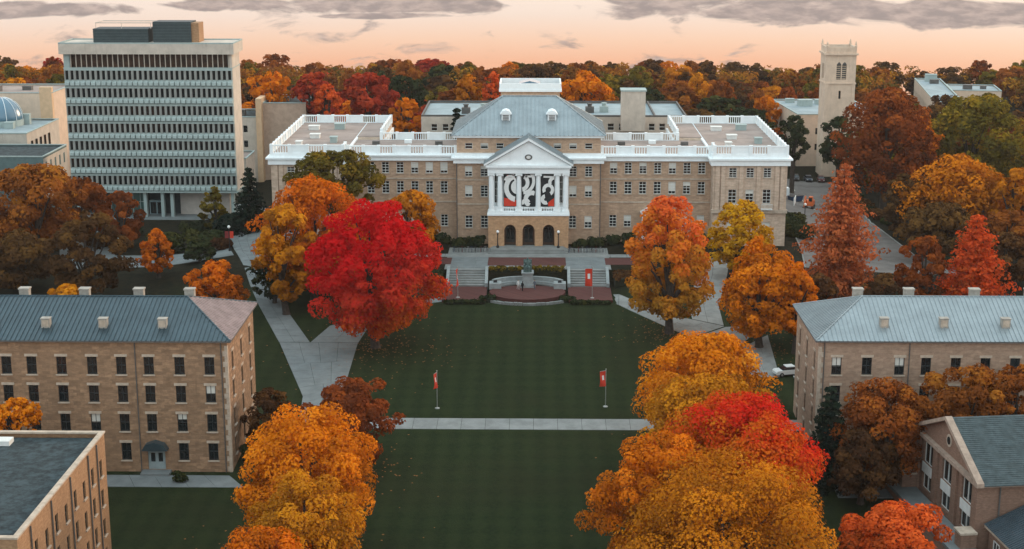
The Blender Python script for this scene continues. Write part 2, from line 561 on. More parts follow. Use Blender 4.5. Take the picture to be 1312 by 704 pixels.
# ------------------------------------------------------------------ paths, road, terraces
def slab_path(name, left, right, step, across, m, lift=0.05, gap=0.035):
    """a path of single slabs between two edge polylines (same number of points)"""
    root = struct(link(name, None, None, (0, 0, 0)))
    L = [Vector(p) for p in left]
    Rr = [Vector(p) for p in right]
    rnd = random.Random(len(name) + int(L[0].x))
    for a in range(len(L) - 1):
        ln = ((L[a + 1] - L[a]).length + (Rr[a + 1] - Rr[a]).length) / 2
        n = max(1, round(ln / step))
        for k in range(n):
            t0, t1 = k / n, (k + 1) / n
            wid = (L[a].lerp(L[a + 1], t0) - Rr[a].lerp(Rr[a + 1], t0)).length
            nc = max(1, round(wid / across))
            for c in range(nc):
                s0, s1 = c / nc, (c + 1) / nc
                def P(t, s):
                    return L[a].lerp(L[a + 1], t).lerp(Rr[a].lerp(Rr[a + 1], t), s)
                q = [P(t0, s0), P(t0, s1), P(t1, s1), P(t1, s0)]
                ce = sum(q, Vector((0, 0))) / 4
                q = [p + (ce - p).normalized() * gap for p in q]
                d = rnd.uniform(-0.012, 0.012)
                top = [(p.x, p.y, ground(p.x, p.y) + lift + d) for p in q]
                bot = [(p[0], p[1], p[2] - 0.16) for p in top]
                mb = MB()
                mb.v = top + bot
                mb.f = [(3, 2, 1, 0), (0, 1, 5, 4), (1, 2, 6, 5), (2, 3, 7, 6), (3, 0, 4, 7)]
                o = mb.build("slab", m, root)
                me = o.data
                if me.polygons[0].normal.z < 0:
                    me.flip_normals()
    return root


def sheet(name, poly, m, lift=0.03, n=10):
    """a draped sheet of four corners (or quads sharing an edge)"""
    mb = MB()
    for q in poly:
        A, B, C, D = [Vector(p) for p in q]
        for i in range(n):
            for j in range(n):
                c = []
                for s, t in ((i / n, j / n), ((i + 1) / n, j / n), ((i + 1) / n, (j + 1) / n), (i / n, (j + 1) / n)):
                    p = A.lerp(B, s).lerp(D.lerp(C, s), t)
                    c.append((p.x, p.y, ground(p.x, p.y) + lift))
                mb.face(c)
    o = mb.build(name, m)
    me = o.data
    if me.polygons[0].normal.z < 0:
        me.flip_normals()
    return struct(o)


slab_path("cross_path", [(-33, 208.6), (39, 208.6)], [(-33, 204.5), (39, 204.5)], 3.45, 6, PATH2)
slab_path("diagonal_path", [(-14.2, 269.4), (-26.7, 249.8), (-27.6, 241.2)], [(-14.0, 264.4), (-33.4, 249.8), (-35.5, 241.2)], 3.1, 3.1, PATH)
slab_path("path_junction", [(-27.65, 241.1), (-27.4, 221.0), (-26.6, 206)], [(-40.6, 241.1), (-33.2, 217.0), (-32.0, 204)], 3.1, 3.1, PATH)
slab_path("walkway", [(-35.6, 241.3), (-46.0, 268.5), (-50.2, 287), (-53.5, 303), (-61.6, 350)],
          [(-40.7, 241.3), (-50.8, 270.5), (-58.8, 297.4), (-62.6, 311), (-65.5, 350)], 3.2, 3.2, PATH)
slab_path("hall_walkway", [(-61.2, 303), (-84, 302), (-96, 330)], [(-57.6, 291), (-90, 284), (-104, 330)], 3.5, 3.5, PATH)
slab_path("diagonal_path", [(14.7, 264.2), (22.0, 252.5), (27.3, 244.4)], [(14.5, 269.4), (24.5, 256.6), (33.5, 250.4)], 3.1, 3.1, PATH2)
slab_path("walkway", [(28.4, 254.2), (28.6, 263), (31.5, 276), (32.6, 287)], [(33.45, 250.7), (33.8, 261.6), (37.0, 276), (38.8, 287)], 3.1, 3.1, PATH2)
slab_path("path_junction", [(27.5, 244.1), (34.1, 238.8)], [(33.7, 250.1), (40.0, 250.6)], 3.1, 3.1, PATH2)
slab_path("walkway", [(34.3, 238.6), (35.0, 226)], [(40.2, 246), (39.2, 226)], 3.1, 3.1, PATH2)
slab_path("hall_pavement", [(-75, 188.3), (-38.6, 188.3)], [(-75, 184.6), (-36, 184.6)], 3.4, 4, PATH)
slab_path("hall_pavement", [(40, 186.2), (70, 186.2)], [(40, 182.6), (70, 182.6)], 3.4, 4, PATH)
road = sheet("road", [[(66, 410), (85, 404), (80.2, 380), (62, 375)], [(62, 375), (80.2, 380), (77.0, 338), (57.6, 346)],
                      [(57.6, 346), (77.0, 338), (78.8, 304), (54, 296)], [(54, 296), (78.8, 304), (84, 282), (52, 280)]], ASPHALT, 0.04, 8)
mk = MB()
for k in range(14):                                                  # broken centre line of the road
    y0 = 286 + k * 8.0
    x0 = 70 + 2.2 * math.sin(y0 * 0.03)
    mk.face([(x0 - 0.09, y0, ground(x0, y0) + 0.06), (x0 + 0.09, y0, ground(x0, y0) + 0.06),
             (x0 + 0.09, y0 + 3, ground(x0, y0 + 3) + 0.06), (x0 - 0.09, y0 + 3, ground(x0, y0 + 3) + 0.06)])
mk.build("lane_marking", plain("road_paint", (0.55, 0.52, 0.42), 0.8, 0.3, 2.0), road)
for side in (0, 1):                                                  # kerbs of the road
    kb = MB()
    pts = ([(85, 404), (80.2, 380), (77.0, 338), (78.8, 304), (84, 282)], [(57.6, 346), (54, 296), (52, 280)])[side]
    for a, b in zip(pts, pts[1:]):
        a, b = Vector(a), Vector(b)
        d = (b - a).normalized()
        n = max(1, int((b - a).length / 6))
        for k in range(n):
            c = a.lerp(b, (k + 0.5) / n)
            z = ground(c.x, c.y)
            kb.obox((c.x, c.y), (d.x, d.y), (b - a).length / n / 2 - 0.01, 0.12, z - 0.35, z + 0.16)
    kb.build("kerb", PATH2, road)

# ---- the terrace below the hall
up = MB()
up.box(-15.6, 15.6, 277.8, 296.0, -2.9, 0.02)
struct(up.build("upper_terrace", PATH2))
sq = struct(link("brick_terrace", None))
for x0, x1, y0, y1 in ((-7.6, 7.2, 280.6, 287.4), (-22.5, -14.6, 281.5, 287.0), (14.7, 22.5, 281.5, 287.0)):
    mb = MB().box(x0, x1, y0, y1, -0.2, 0.045 if abs(x0) < 10 else 0.06)
    mb.build("brick_panel", BRICK_PAVE, sq)
cp = struct(link("forecourt", None))
for x0, x1 in ((-14.6, -7.6), (7.2, 14.7)):
    for j in range(3):
        for i in range(3):
            w = (x1 - x0) / 3
            MB().box(x0 + i * w + 0.03, x0 + (i + 1) * w - 0.03, 278.4 + j * 3.1 + 0.03, 278.4 + (j + 1) * 3.1 - 0.03, -0.1, 0.05 + 0.008 * ((i + j) % 3)).build("slab", PATH, cp)
for i in range(14):
    x0 = -22.5 + i * 3.2
    MB().box(x0 + 0.03, x0 + 3.17, 287.7, 290.2, -0.1, 0.055 + 0.006 * (i % 3)).build("slab", PATH2, cp)
landing = struct(link("entrance_landing", None))
for k in range(3):
    MB().box(-7.0 - 0.4 * (2 - k), 7.0 + 0.4 * (2 - k), 290.6 + 0.45 * k, 296.0, 0.0 + 0.0 * k, 0.2 * (k + 1)).build("step", PATH2, landing)
low = MB()
low.box(-15.2, -7.4, 263.2, 272.9, -3.4, -2.1)
low.box(7.4, 15.2, 263.2, 272.9, -3.4, -2.1)
struct(low.build("lower_terrace", BRICK_PAVE))
ov = MB()
ring = [(6.9 * math.cos(R(a)), 269.2 + (6.0 if a > 180 else 4.5) * math.sin(R(a))) for a in range(0, 360, 10)]
ov.face([(x, y, -2.06) for x, y in ring])
for k in range(36):
    a, b = ring[k], ring[(k + 1) % 36]
    ov.face([(a[0], a[1], -3.4), (b[0], b[1], -3.4), (b[0], b[1], -2.06), (a[0], a[1], -2.06)])
ov.build("round_brick_terrace", BRICK_PAVE)["kind"] = "structure"

for sx, txt in ((-1, "broad pale stone staircase with red banner post edge on, by the big crimson tree"), (1, "broad pale stone staircase with open red banner, by the tall orange tree")):
    st = thing("staircase", txt, "staircase", (sx * 11.2, 275.3, -2.1), 0, "stairs up to the hall terrace")
    for k in range(7):
        MB().box(-3.3, 3.3, -2.5 + 0.714 * k + (0.002 * k), 2.5, -0.8, 0.3 * (k + 1) + (0.022 if k == 6 else 0)).build("step", PATH2, st)
    for s2 in (-1, 1):
        cw = MB()
        cw.prism([(-2.9, -0.8), (2.9, -0.8), (2.9, 2.55), (1.9, 2.55), (-2.2, 0.75), (-2.9, 0.75)], "x", s2 * 3.3 if s2 > 0 else -3.85, s2 * 3.3 + 0.55 if s2 > 0 else -3.3)
        cw.build("cheek_wall", GRANITE, st)

# exedra: curved stone bench behind the statue
ex = thing("stone_exedra", "curved pale granite bench wall behind the seated statue", "bench", (0, 271.5, -2.06))
def arc_wall(r0, r1, z0, z1, a0=18, a1=162, n=18, sq=0.62):
    mb = MB()
    P = lambda r, a, z: (r * math.cos(R(a)), r * sq * math.sin(R(a)), z)
    for k in range(n):
        a, b = a0 + (a1 - a0) * k / n, a0 + (a1 - a0) * (k + 1) / n
        mb.face([P(r0, a, z1), P(r1, a, z1), P(r1, b, z1), P(r0, b, z1)])
        mb.face([P(r0, a, z0), P(r0, a, z1), P(r0, b, z1), P(r0, b, z0)])
        mb.face([P(r1, b, z0), P(r1, b, z1), P(r1, a, z1), P(r1, a, z0)])
    for a in (a0, a1):
        q = [P(r0, a, z0), P(r1, a, z0), P(r1, a, z1), P(r0, a, z1)]
        mb.face(q if a == a0 else q[::-1])
    return mb
arc_wall(6.2, 6.9, 0.0, 1.3).build("back_wall", GRANITE, ex)
arc_wall(5.5, 6.18, 0.0, 0.5).build("seat", GRANITE, ex)
arc_wall(5.0, 5.48, -0.1, 0.16).build("plinth", PATH2, ex)
for s in (-1, 1):
    MB().box(s * 5.9 - 1.1, s * 5.9 + 1.1, -0.6, 1.5, -0.1, 1.0).build("end_pier", GRANITE, ex)
    MB().box(s * 5.9 - 0.35, s * 5.9 + 0.35, 0.1, 0.8, 1.0, 1.4, 0.06).build("urn_base", IRON, ex)

# front edging of the oval: low broken wall
lw = thing("low_garden_wall", "low curved stone edging between round brick terrace and lawn", "wall", (0, 269.2, -2.7))
nst = 26
for k in range(nst):
    a = 205 + 130 * (k + 0.5) / nst
    d = (-math.sin(R(a)), math.cos(R(a)))
    hh = 0.48 + 0.16 * random.random()
    MB().obox((9.4 * math.cos(R(a)), 7.6 * math.sin(R(a))), d, 0.44 * random.uniform(0.75, 1.0), 0.22, -0.35, hh * 0.8).build("stone", PATH2, lw)


# ------------------------------------------------------------------ building helpers
WIN = {}


def window_meshes(w, h, style):
    key = (round(w, 2), round(h, 2), style)
    if key in WIN:
        return WIN[key]
    fr = MB()
    t = 0.09 if style != "plain" else 0.06
    fr.box(-w / 2, -w / 2 + t, -0.05, 0.05, 0, h)
    fr.box(w / 2 - t, w / 2, -0.05, 0.05, 0, h)
    fr.box(-w / 2 + t, w / 2 - t, -0.05, 0.05, 0, t)
    fr.box(-w / 2 + t, w / 2 - t, -0.05, 0.05, h - t, h)
    if style in ("sash", "cross"):
        fr.box(-w / 2 + t, w / 2 - t, -0.06, 0.03, h * 0.5 - 0.05, h * 0.5 + 0.05)
    if style == "cross":
        fr.box(-0.035, 0.035, -0.045, 0.03, t, h * 0.5 - 0.05)
        fr.box(-0.035, 0.035, -0.045, 0.03, h * 0.5 + 0.05, h - t)
    if style == "bars":
        for k in (1, 2, 3):
            fr.box(-w / 2 + t, w / 2 - t, -0.045, 0.03, h * k / 4 - 0.045, h * k / 4 + 0.045)
        fr.box(-0.035, 0.035, -0.04, 0.028, t, h - t)
    pn = MB().box(-w / 2 + 0.02, w / 2 - 0.02, 0.035, 0.07, 0.02, h - 0.02)
    si = MB().box(-w / 2 - 0.12, w / 2 + 0.12, -0.42, -0.052, -0.16, 0.0)
    WIN[key] = (fr.mesh("window"), pn.mesh("pane"), si.mesh("sill"))
    for me, mt in zip(WIN[key], (WHITE_TRIM, GLASS, STONE_TRIM)):
        me.materials.append(mt)
    return WIN[key]


BLM = {}


def blind_mesh(w, h):
    key = (round(w, 2), round(h, 2))
    if key not in BLM:
        me = MB().box(-w / 2, w / 2, -0.012, 0.034, 0, h).mesh("blind")
        me.materials.append(BLIND)
        BLM[key] = me
    return BLM[key]


def add_window(parent, p, rz, w, h, style="sash", blind=0.0, sill=True, dark=False):
    fr, pn, si = window_meshes(w, h, style)
    o = link("window", fr, parent, p, rz)
    if dark:
        o.material_slots[0].link = "OBJECT"
        o.material_slots[0].material = SASH_DARK
    link("pane", pn, o)
    if sill:
        link("sill", si, o)
    if blind > 0.05:
        bh = round(h * blind, 1)
        link("blind", blind_mesh(w - 0.2, bh), o, (0, 0, h - 0.09 - bh))
    return o


def facade(mb, o, d, L, z0, z1, openings, depth=0.25):
    """wall of length L from o along d (outside on the right hand of d), with true openings (u0, u1, z0, z1)"""
    n = (d[1], -d[0])
    us = sorted({0.0, L, *[q for a in openings for q in a[:2]]})
    zs = sorted({z0, z1, *[q for a in openings for q in a[2:4]]})
    def P(u, z, dep=0.0):
        return (o[0] + d[0] * u - n[0] * dep, o[1] + d[1] * u - n[1] * dep, z)
    for a, b in zip(us, us[1:]):
        if b - a < 1e-5:
            continue
        run = None
        for c, e in zip(zs, zs[1:]):
            mu, mz = (a + b) / 2, (c + e) / 2
            hole = any(q[0] < mu < q[1] and q[2] < mz < q[3] for q in openings)
            if hole:
                if run is not None:
                    mb.face([P(a, run), P(b, run), P(b, c), P(a, c)])
                    run = None
            elif run is None:
                run = c
        if run is not None:
            mb.face([P(a, run), P(b, run), P(b, z1), P(a, z1)])
    for u0, u1, c, e in [q[:4] for q in openings]:
        mb.face([P(u0, c), P(u0, c, depth), P(u0, e, depth), P(u0, e)])
        mb.face([P(u1, c, depth), P(u1, c), P(u1, e), P(u1, e, depth)])
        mb.face([P(u0, c), P(u1, c), P(u1, c, depth), P(u0, c, depth)])
        mb.face([P(u0, e, depth), P(u1, e, depth), P(u1, e), P(u0, e)])


def wall_with_windows(parent, o, d, L, z0, z1, wins, m, name="wall", style="sash", depth=0.3, blinds=0.0, rnd=None, sill=True, dark=False):
    """wins: (u centre, z0, w, h[, style])"""
    mb = MB()
    facade(mb, o, d, L, z0, z1, [(q[0] - q[2] / 2, q[0] + q[2] / 2, q[1], q[1] + q[3]) for q in wins], depth)
    wl = mb.build(name, m, parent)
    rz = math.atan2(d[1], d[0])
    n = (d[1], -d[0])
    for q in wins:
        u = q[0]
        dep = depth - 0.08
        p = (o[0] + d[0] * u - n[0] * dep, o[1] + d[1] * u - n[1] * dep, q[1])
        bl = 0.0
        if rnd and rnd.random() < blinds:
            bl = rnd.choice((0.3, 0.5, 0.5, 0.7))
        add_window(parent, p, rz, q[2], q[3], q[4] if len(q) > 4 else style, bl, sill, dark)
    return wl


def closed_walls(mb, x0, x1, y0, y1, z0, z1, skip=()):
    if "s" not in skip:
        mb.face([(x0, y0, z0), (x1, y0, z0), (x1, y0, z1), (x0, y0, z1)])
    if "e" not in skip:
        mb.face([(x1, y0, z0), (x1, y1, z0), (x1, y1, z1), (x1, y0, z1)])
    if "n" not in skip:
        mb.face([(x1, y1, z0), (x0, y1, z0), (x0, y1, z1), (x1, y1, z1)])
    if "w" not in skip:
        mb.face([(x0, y1, z0), (x0, y0, z0), (x0, y0, z1), (x0, y1, z1)])


def balustrade(parent, p, q, z, h=1.5, m=None, bay=3.2):
    """piers, rails and turned balusters from p to q"""
    p, q = Vector(p), Vector(q)
    L = (q - p).length
    d = (q - p) / L
    n = max(1, round(L / bay))
    mb = MB()
    dd = (d.x, d.y)
    c = (p + q) / 2
    mb.obox((c.x, c.y), dd, L / 2, 0.19, z, z + 0.24)
    mb.obox((c.x, c.y), dd, L / 2, 0.17, z + h - 0.24, z + h)
    for k in range(n + 1):
        c = p.lerp(q, k / n)
        mb.obox((c.x, c.y), dd, 0.32, 0.30, z - 0.01, z + h + 0.1)
    for k in range(n):
        a, b = p.lerp(q, k / n), p.lerp(q, (k + 1) / n)
        bl = (b - a).length
        if k % 2 == 0 and bl > 1.5:
            nb = max(3, int(bl / 0.46))
            for i in range(nb):
                c = a.lerp(b, (i + 0.5) / nb)
                mb.obox((c.x, c.y), dd, 0.085, 0.085, z + 0.24, z + h - 0.24)
        else:
            c = (a + b) / 2
            mb.obox((c.x, c.y), dd, bl / 2 - 0.3, 0.10, z + 0.24, z + h - 0.24)
    return mb.build("balustrade", m or WHITE, parent)


def seam_roof(parent, name, corners, m, spacing=0.6, seam=0.07, width=0.05):
    """one sloping roof face (3 or 4 corners, first two along the eave) with raised seams running up the slope"""
    P = [Vector(c) for c in corners]
    mb = MB()
    mb.face(P)
    o = mb.build(name, m, parent)
    e = (P[1] - P[0])
    L = e.length
    e.normalize()
    nrm = (P[1] - P[0]).cross(P[-1] - P[0]).normalized()
    if nrm.z < 0:
        nrm = -nrm
        o.data.flip_normals()
    up = nrm.cross(e)
    if up.z < 0:
        up = -up
    pts2 = [((p - P[0]).dot(e), (p - P[0]).dot(up)) for p in P]
    sm = MB()
    n = int(L / spacing)
    for k in range(1, n):
        u = L * k / n
        tops = []
        for a, b in zip(pts2, pts2[1:] + pts2[:1]):
            if (a[0] - u) * (b[0] - u) < 0:
                t = (u - a[0]) / (b[0] - a[0])
                tops.append(a[1] + (b[1] - a[1]) * t)
        if len(tops) < 2:
            continue
        v0, v1 = min(tops), max(tops)
        if v1 - v0 < 0.4:
            continue
        A = P[0] + e * u + up * v0
        B = P[0] + e * u + up * v1
        h = nrm * seam
        w = e * (width / 2)
        sm.face([A - w, A + w, A + w + h, A - w + h])
        sm.face([A - w + h, A + w + h, B + w + h, B - w + h])
        sm.face([A + w, B + w, B + w + h, A + w + h])
        sm.face([B - w, A - w, A - w + h, B - w + h])
    if sm.f:
        sm.build("seams", m, o)["kind"] = "stuff"
    return o


# ------------------------------------------------------------------ the columned hall
def make_hall():
    rnd = random.Random(3)
    H = thing("columned_hall", "wide tan stone hall with white columned portico, white balustraded roofs and hipped metal roof", "building", (0, 300, 0))
    # central block
    wz = [(13.7, 2.1), (9.6, 2.3), (3.3, 2.5)]
    wins = [(u, z, 1.45, h, "bars") for u in (2.4, 5.5, 23.1, 26.2) for z, h in wz]
    wall_with_windows(H, (-14.3, -0.5), (1, 0), 28.6, -0.3, 16.4, wins, STONE_TAN, blinds=0.45, rnd=rnd)
    mb = MB()
    closed_walls(mb, -14.3, 14.3, -0.5, 24, -0.3, 16.4, "s")
    mb.build("wall", STONE_TAN, H)
    # attic storey
    wins = [(u, 19.0, 1.5, 1.15, "sash") for u in (2.4, 5.5, 8.6, 20.0, 23.1, 26.2)]
    wall_with_windows(H, (-14.3, 1.0), (1, 0), 28.6, 18.0, 21.3, wins, STONE_TAN, blinds=0.6, rnd=rnd, sill=False)
    mb = MB()
    closed_walls(mb, -14.3, 14.3, 1.0, 20, 16.4, 21.3, "s")
    mb.build("wall", STONE_TAN, H)
    co = MB()
    co.box(-14.9, 14.9, -1.1, 24.6, 16.4, 17.3)
    co.box(-15.3, 15.3, -1.5, 25.0, 17.3, 17.6)
    co.box(-14.6, 14.6, -0.8, 24.3, 17.6, 18.2)
    co.build("entablature", WHITE, H)
    MB().box(-15.0, 15.0, 0.3, 20.7, 21.3, 21.75).build("cornice", WHITE, H)
    # string courses
    for z in (8.0, 12.9):
        MB().box(-14.42, 14.42, -0.62, -0.505, z, z + 0.28).build("string_course", STONE_TRIM, H)
    for x in (-14.0, 14.0):                                        # downpipes at the block corners
        MB().tube([(x * 1.018, -0.65, 0.2), (x * 1.018, -0.65, 16.4)], 0.09, 6).build("downpipe", DARK_TRIM, H)
    # hipped roof
    e, zr, ze = 15.3, 28.4, 21.76
    A, B, C, D = (-e, 0.0, ze), (e, 0.0, ze), (e, 21, ze), (-e, 21, ze)
    r0, r1 = (-5.2, 10.5, zr), (5.4, 10.5, zr)
    seam_roof(H, "roof", (A, B, r1, r0), ROOF_METAL, 0.82, 0.16, 0.12)
    seam_roof(H, "roof", (B, C, r1), ROOF_METAL, 0.82, 0.16, 0.12)
    seam_roof(H, "roof", (C, D, r0, r1), ROOF_METAL, 0.82, 0.16, 0.12)
    seam_roof(H, "roof", (D, A, r0), ROOF_METAL, 0.82, 0.16, 0.12)
    MB().box(-5.3, 5.5, 10.3, 10.7, zr - 0.05, zr + 0.14).build("ridge_cap", ROOF_METAL, H)
    for a, b in ((A, r0), (B, r1), (C, r1), (D, r0)):
        MB().tube([(a[0], a[1], a[2] + 0.05), (b[0], b[1], b[2] + 0.08)], 0.13, 6).build("hip_cap", ROOF_METAL, H)
    for x in (-4.6, 4.6):                                          # round-headed roof ventilators
        v = MB()
        v.box(x - 0.85, x + 0.85, 3.9, 6.2, 23.8, 25.5)
        v.prism([(x - 1.15, 25.5), (x + 1.15, 25.5), (x + 0.7, 26.1), (x, 26.35), (x - 0.7, 26.1)], "y", 3.6, 7.0)
        v = v.build("roof_ventilator", WHITE, H)
        lv = MB()
        for k in range(4):
            lv.box(x - 0.6, x + 0.6, 3.84, 3.895, 24.3 + 0.28 * k, 24.45 + 0.28 * k)
        lv.build("louvre", DARK_TRIM, v)
    # wings
    for s in (-1, 1):
        x0, x1 = (14.3, 36.4) if s > 0 else (-36.4, -14.3)
        us = [2.65 + 2.93 * k for k in range(7)]
        if s < 0:
            us = [22.1 - u for u in us]
        wins = [(u, z, 1.45, h, "bars") for u in us for z, h in ((13.9, 2.25), (9.8, 2.5), (3.1, 2.4))
                if not (s > 0 and abs(u - us[2]) < 1.9 and z < 5)]
        wall_with_windows(H, (x0, 2.0), (1, 0), 22.1, -0.3, 16.5, wins, STONE_TAN, blinds=0.45, rnd=rnd)
        mb = MB()
        closed_walls(mb, x0, x1, 2.0, 20, -0.3, 16.5, "s")
        mb.build("wall", STONE_TAN, H)
        for z in (8.0, 12.7):
            MB().box(x0, x1, 1.86, 1.995, z, z + 0.28).build("string_course", STONE_TRIM, H)
        co = MB()
        co.box(x0 + 0.002, x1 - 0.002, 1.5, 20.4, 16.5, 17.4)
        co.box(x0 + 0.004, x1 - 0.004, 1.1, 20.8, 17.4, 17.7)
        co.build("entablature", WHITE, H)
        MB().box(x0 + 0.1, x1 - 0.1, 2.2, 19.8, 17.7, 17.9).build("roof_deck", ROOF_DECK, H)
        balustrade(H, (x0 + 0.3, 2.0), (x1 - 0.3, 2.0), 17.7, 1.75)
        xb0, xb1 = (x0 + 0.3, 31.2) if s > 0 else (-31.2, x1 - 0.3)
        balustrade(H, (xb0, 20.0), (xb1, 20.0), 17.7, 1.75)
        for k in range(3):
            bx, by = x0 + 4 + 6.5 * k, 13 + 2 * (k % 2)
            MB().box(bx, bx + 1.5, by, by + 1.1, 17.9, 18.6).build("roof_vent", WHITE if k % 2 else DARK_TRIM, H)
    # end pavilions
    for s in (-1, 1):
        x0, x1 = (36.4, 51.0) if s > 0 else (-51.0, -36.4)
        cx = (x0 + x1) / 2
        us = [7.3 - 3.4, 7.3, 7.3 + 3.4]
        wins = [(u, 13.8, 1.5, 1.9, "bars") for u in us] + [(u, 8.6, 1.6, 2.8, "bars") for u in us] + [(u, 2.2, 1.7, 2.6, "bars") for u in us]
        wall_with_windows(H, (x0, -1.5), (1, 0), 14.6, -0.6, 16.2, wins, STONE_PINK, blinds=0.3, rnd=rnd)
        # side walls, both with windows; the outer one faces away from the lawn axis
        sw = [(u, z, 1.4, h, "bars") for u in (5, 10, 15, 20, 25, 30, 35) for z, h in ((13.8, 1.9), (9.0, 2.3), (3.0, 2.4))]
        if s > 0:
            wall_with_windows(H, (x1, -1.5), (0, 1), 43.5, -3.5, 16.2, sw, STONE_PINK, blinds=0.3, rnd=rnd)
            mb = MB()
            closed_walls(mb, x0, x1, -1.5, 42, -0.6, 16.2, "se")
        else:
            wall_with_windows(H, (x0, 42), (0, -1), 43.5, -3.5, 16.2, sw, STONE_PINK, blinds=0.3, rnd=rnd)
            mb = MB()
            closed_walls(mb, x0, x1, -1.5, 42, -0.6, 16.2, "sw")
        mb.build("wall", STONE_PINK, H)
        for u in (0.9, 2.0, 5.6, 9.0, 12.6, 13.7):                # flat pilasters
            MB().box(x0 + u - 0.42, x0 + u + 0.42, -1.78, -1.505, 7.4, 16.1).build("pilaster", STONE_PINK, H)
        MB().box(x0 - 0.2, x1 + 0.2, -2.0, -1.4, 6.7, 7.4).build("string_course", STONE_TRIM, H)
        for u in us:
            bal = MB()
            bal.box(x0 + u - 1.1, x0 + u + 1.1, -2.5, -1.51, 7.45, 7.62)
            for k in range(9):
                bal.box(x0 + u - 1.02 + 0.25 * k, x0 + u - 0.96 + 0.25 * k, -2.46, -2.40, 7.62, 8.5)
            bal.box(x0 + u - 1.1, x0 + u + 1.1, -2.5, -2.38, 8.5, 8.6)
            bal.build("balcony", WHITE_TRIM, H)
        co = MB()
        co.box(x0 - 0.5, x1 + 0.5, -2.0, 42.5, 16.2, 17.3)
        co.box(x0 - 0.9, x1 + 0.9, -2.4, 42.9, 17.3, 17.65)
        co.box(x0 - 0.2, x1 + 0.2, -1.7, 42.2, 17.65, 18.3)
        co.build("entablature", WHITE, H)
        dk = MB()
        dk.box(x0 + 0.3, x1 - 0.3, -1.0, 41.6, 18.3, 18.42)
        dk.build("roof_deck", ROOF_DECK, H)
        ib0, ib1 = (31.0, 36.4) if s > 0 else (-36.4, -31.0)
        inf = MB()
        closed_walls(inf, ib0, ib1, 20.9, 42, -0.3, 18.3, "")
        inf.build("wall", STONE_PINK, H)
        MB().box(ib0, ib1, 21.0, 42.0, 18.3, 18.41).build("roof_deck", ROOF_DECK, H)
        MB().box(ib0 - (0.4 if s > 0 else -0.02), ib1 + (0.4 if s < 0 else -0.02), 20.85, 42.45, 16.25, 17.25).build("entablature", WHITE, H)
        ox = x1 - 0.2 if s > 0 else x0 + 0.2
        ix = x0 + 0.2 if s > 0 else x1 - 0.2
        rx = 31.2 if s > 0 else -31.2
        balustrade(H, (x0 + 0.2, -1.4), (x1 - 0.2, -1.4), 18.3, 1.8)
        balustrade(H, (ox, -1.0), (ox, 41.8), 18.3, 1.8)
        balustrade(H, (min(rx, ox), 41.9), (max(rx, ox), 41.9), 18.3, 1.8)
        balustrade(H, (rx, 21.0), (rx, 41.6), 18.3, 1.8)
        balustrade(H, (ix, -1.0), (ix, 2.0), 18.3, 1.8)
        for k, (bx, by, w) in enumerate(((3.0, 30, 2.2), (8.5, 31, 2.2), (5.0, 18, 2.0), (10, 12, 1.4), (3.5, 8, 1.2))):
            v = MB()
            v.box(x0 + bx, x0 + bx + w, by, by + 1.6, 18.42, 19.2 + 0.3 * (k % 2))
            v.box(x0 + bx - 0.12, x0 + bx + w + 0.12, by - 0.12, by + 1.72, 19.2 + 0.3 * (k % 2), 19.35 + 0.3 * (k % 2))
            v.build("roof_vent", CONC if k % 2 else WHITE_TRIM, H)
    # side entrance porch on the east wing
    px = 14.3 + 2.65 + 2.93 * 2.5 + 0.4
    sp = MB()
    for u in (-1.7, 1.7):
        sp.box(px + u - 0.3, px + u + 0.3, 0.2, 0.8, -0.3, 5.6)
    sp.box(px - 2.1, px + 2.1, 0.0, 2.0, 5.6, 6.3)
    sp.prism([(px - 2.3, 6.3), (px + 2.3, 6.3), (px, 7.6)], "y", -0.1, 2.0)
    sp.build("side_porch", WHITE, H)
    MB().box(px - 0.9, px + 0.9, 1.9, 1.99, 0.0, 3.6).build("door", DARK_TRIM, H)
    # rear ranges
    rb = MB()
    closed_walls(rb, -14.2, 14.2, 24.0, 50, -0.3, 18.0)
    rb.face([(-14.2, 24, 18), (14.2, 24, 18), (14.2, 50, 18), (-14.2, 50, 18)])
    rb.build("rear_range", STONE_TAN, H)
    wall_with_windows(H, (-25, 50.0), (1, 0), 61, -3, 18.7, [(41 + k * 2.6, 15.6, 1.5, 1.6, "sash") for k in range(3)] + [(53, 15.6, 1.4, 1.6, "sash"), (55.4, 15.6, 1.4, 1.6, "sash")]
                      + [(3 + k * 2.6, 15.4, 1.4, 1.6, "sash") for k in range(3)], CONC_WARM, sill=False)
    rb = MB()
    closed_walls(rb, -25, 36, 50, 76, -4, 18.7, "s")
    rb.build("wall", CONC_WARM, H)
    MB().box(-24.7, 35.7, 50.3, 75.7, 18.2, 18.5).build("roof_deck", ROOF_PALE, H)
    pr = MB()
    for a in ((-25, 36, 50, 50.3), (-25, 36, 75.7, 76), (-25, -24.7, 50.3, 75.7), (35.7, 36, 50.3, 75.7), (28.6, 28.9, 50.3, 75.7)):
        pr.box(a[0], a[1], a[2], a[3], 18.7 if a[0] != 28.6 else 18.5, 19.1)
    pr.build("parapet", DARK_TRIM, H)
    ph = MB()
    closed_walls(ph, -6.3, 6.6, 34, 44, 18.0, 26.4)
    ph.build("penthouse", STONE_TAN, H)
    MB().box(-6.7, 7.0, 33.6, 44.4, 26.4, 26.9).build("cornice", WHITE, H)
    MB().box(-6.2, 6.5, 34.1, 43.9, 26.9, 27.0).build("roof_deck", ROOF_DECK, H)
    pp = MB()
    for a in ((-6.6, 6.9, 33.7, 34.0), (-6.6, 6.9, 44.0, 44.3), (-6.6, -6.3, 34, 44), (6.6, 6.9, 34, 44)):
        pp.box(*a, 26.9, 28.2)
    pp.build("parapet", WHITE, H)
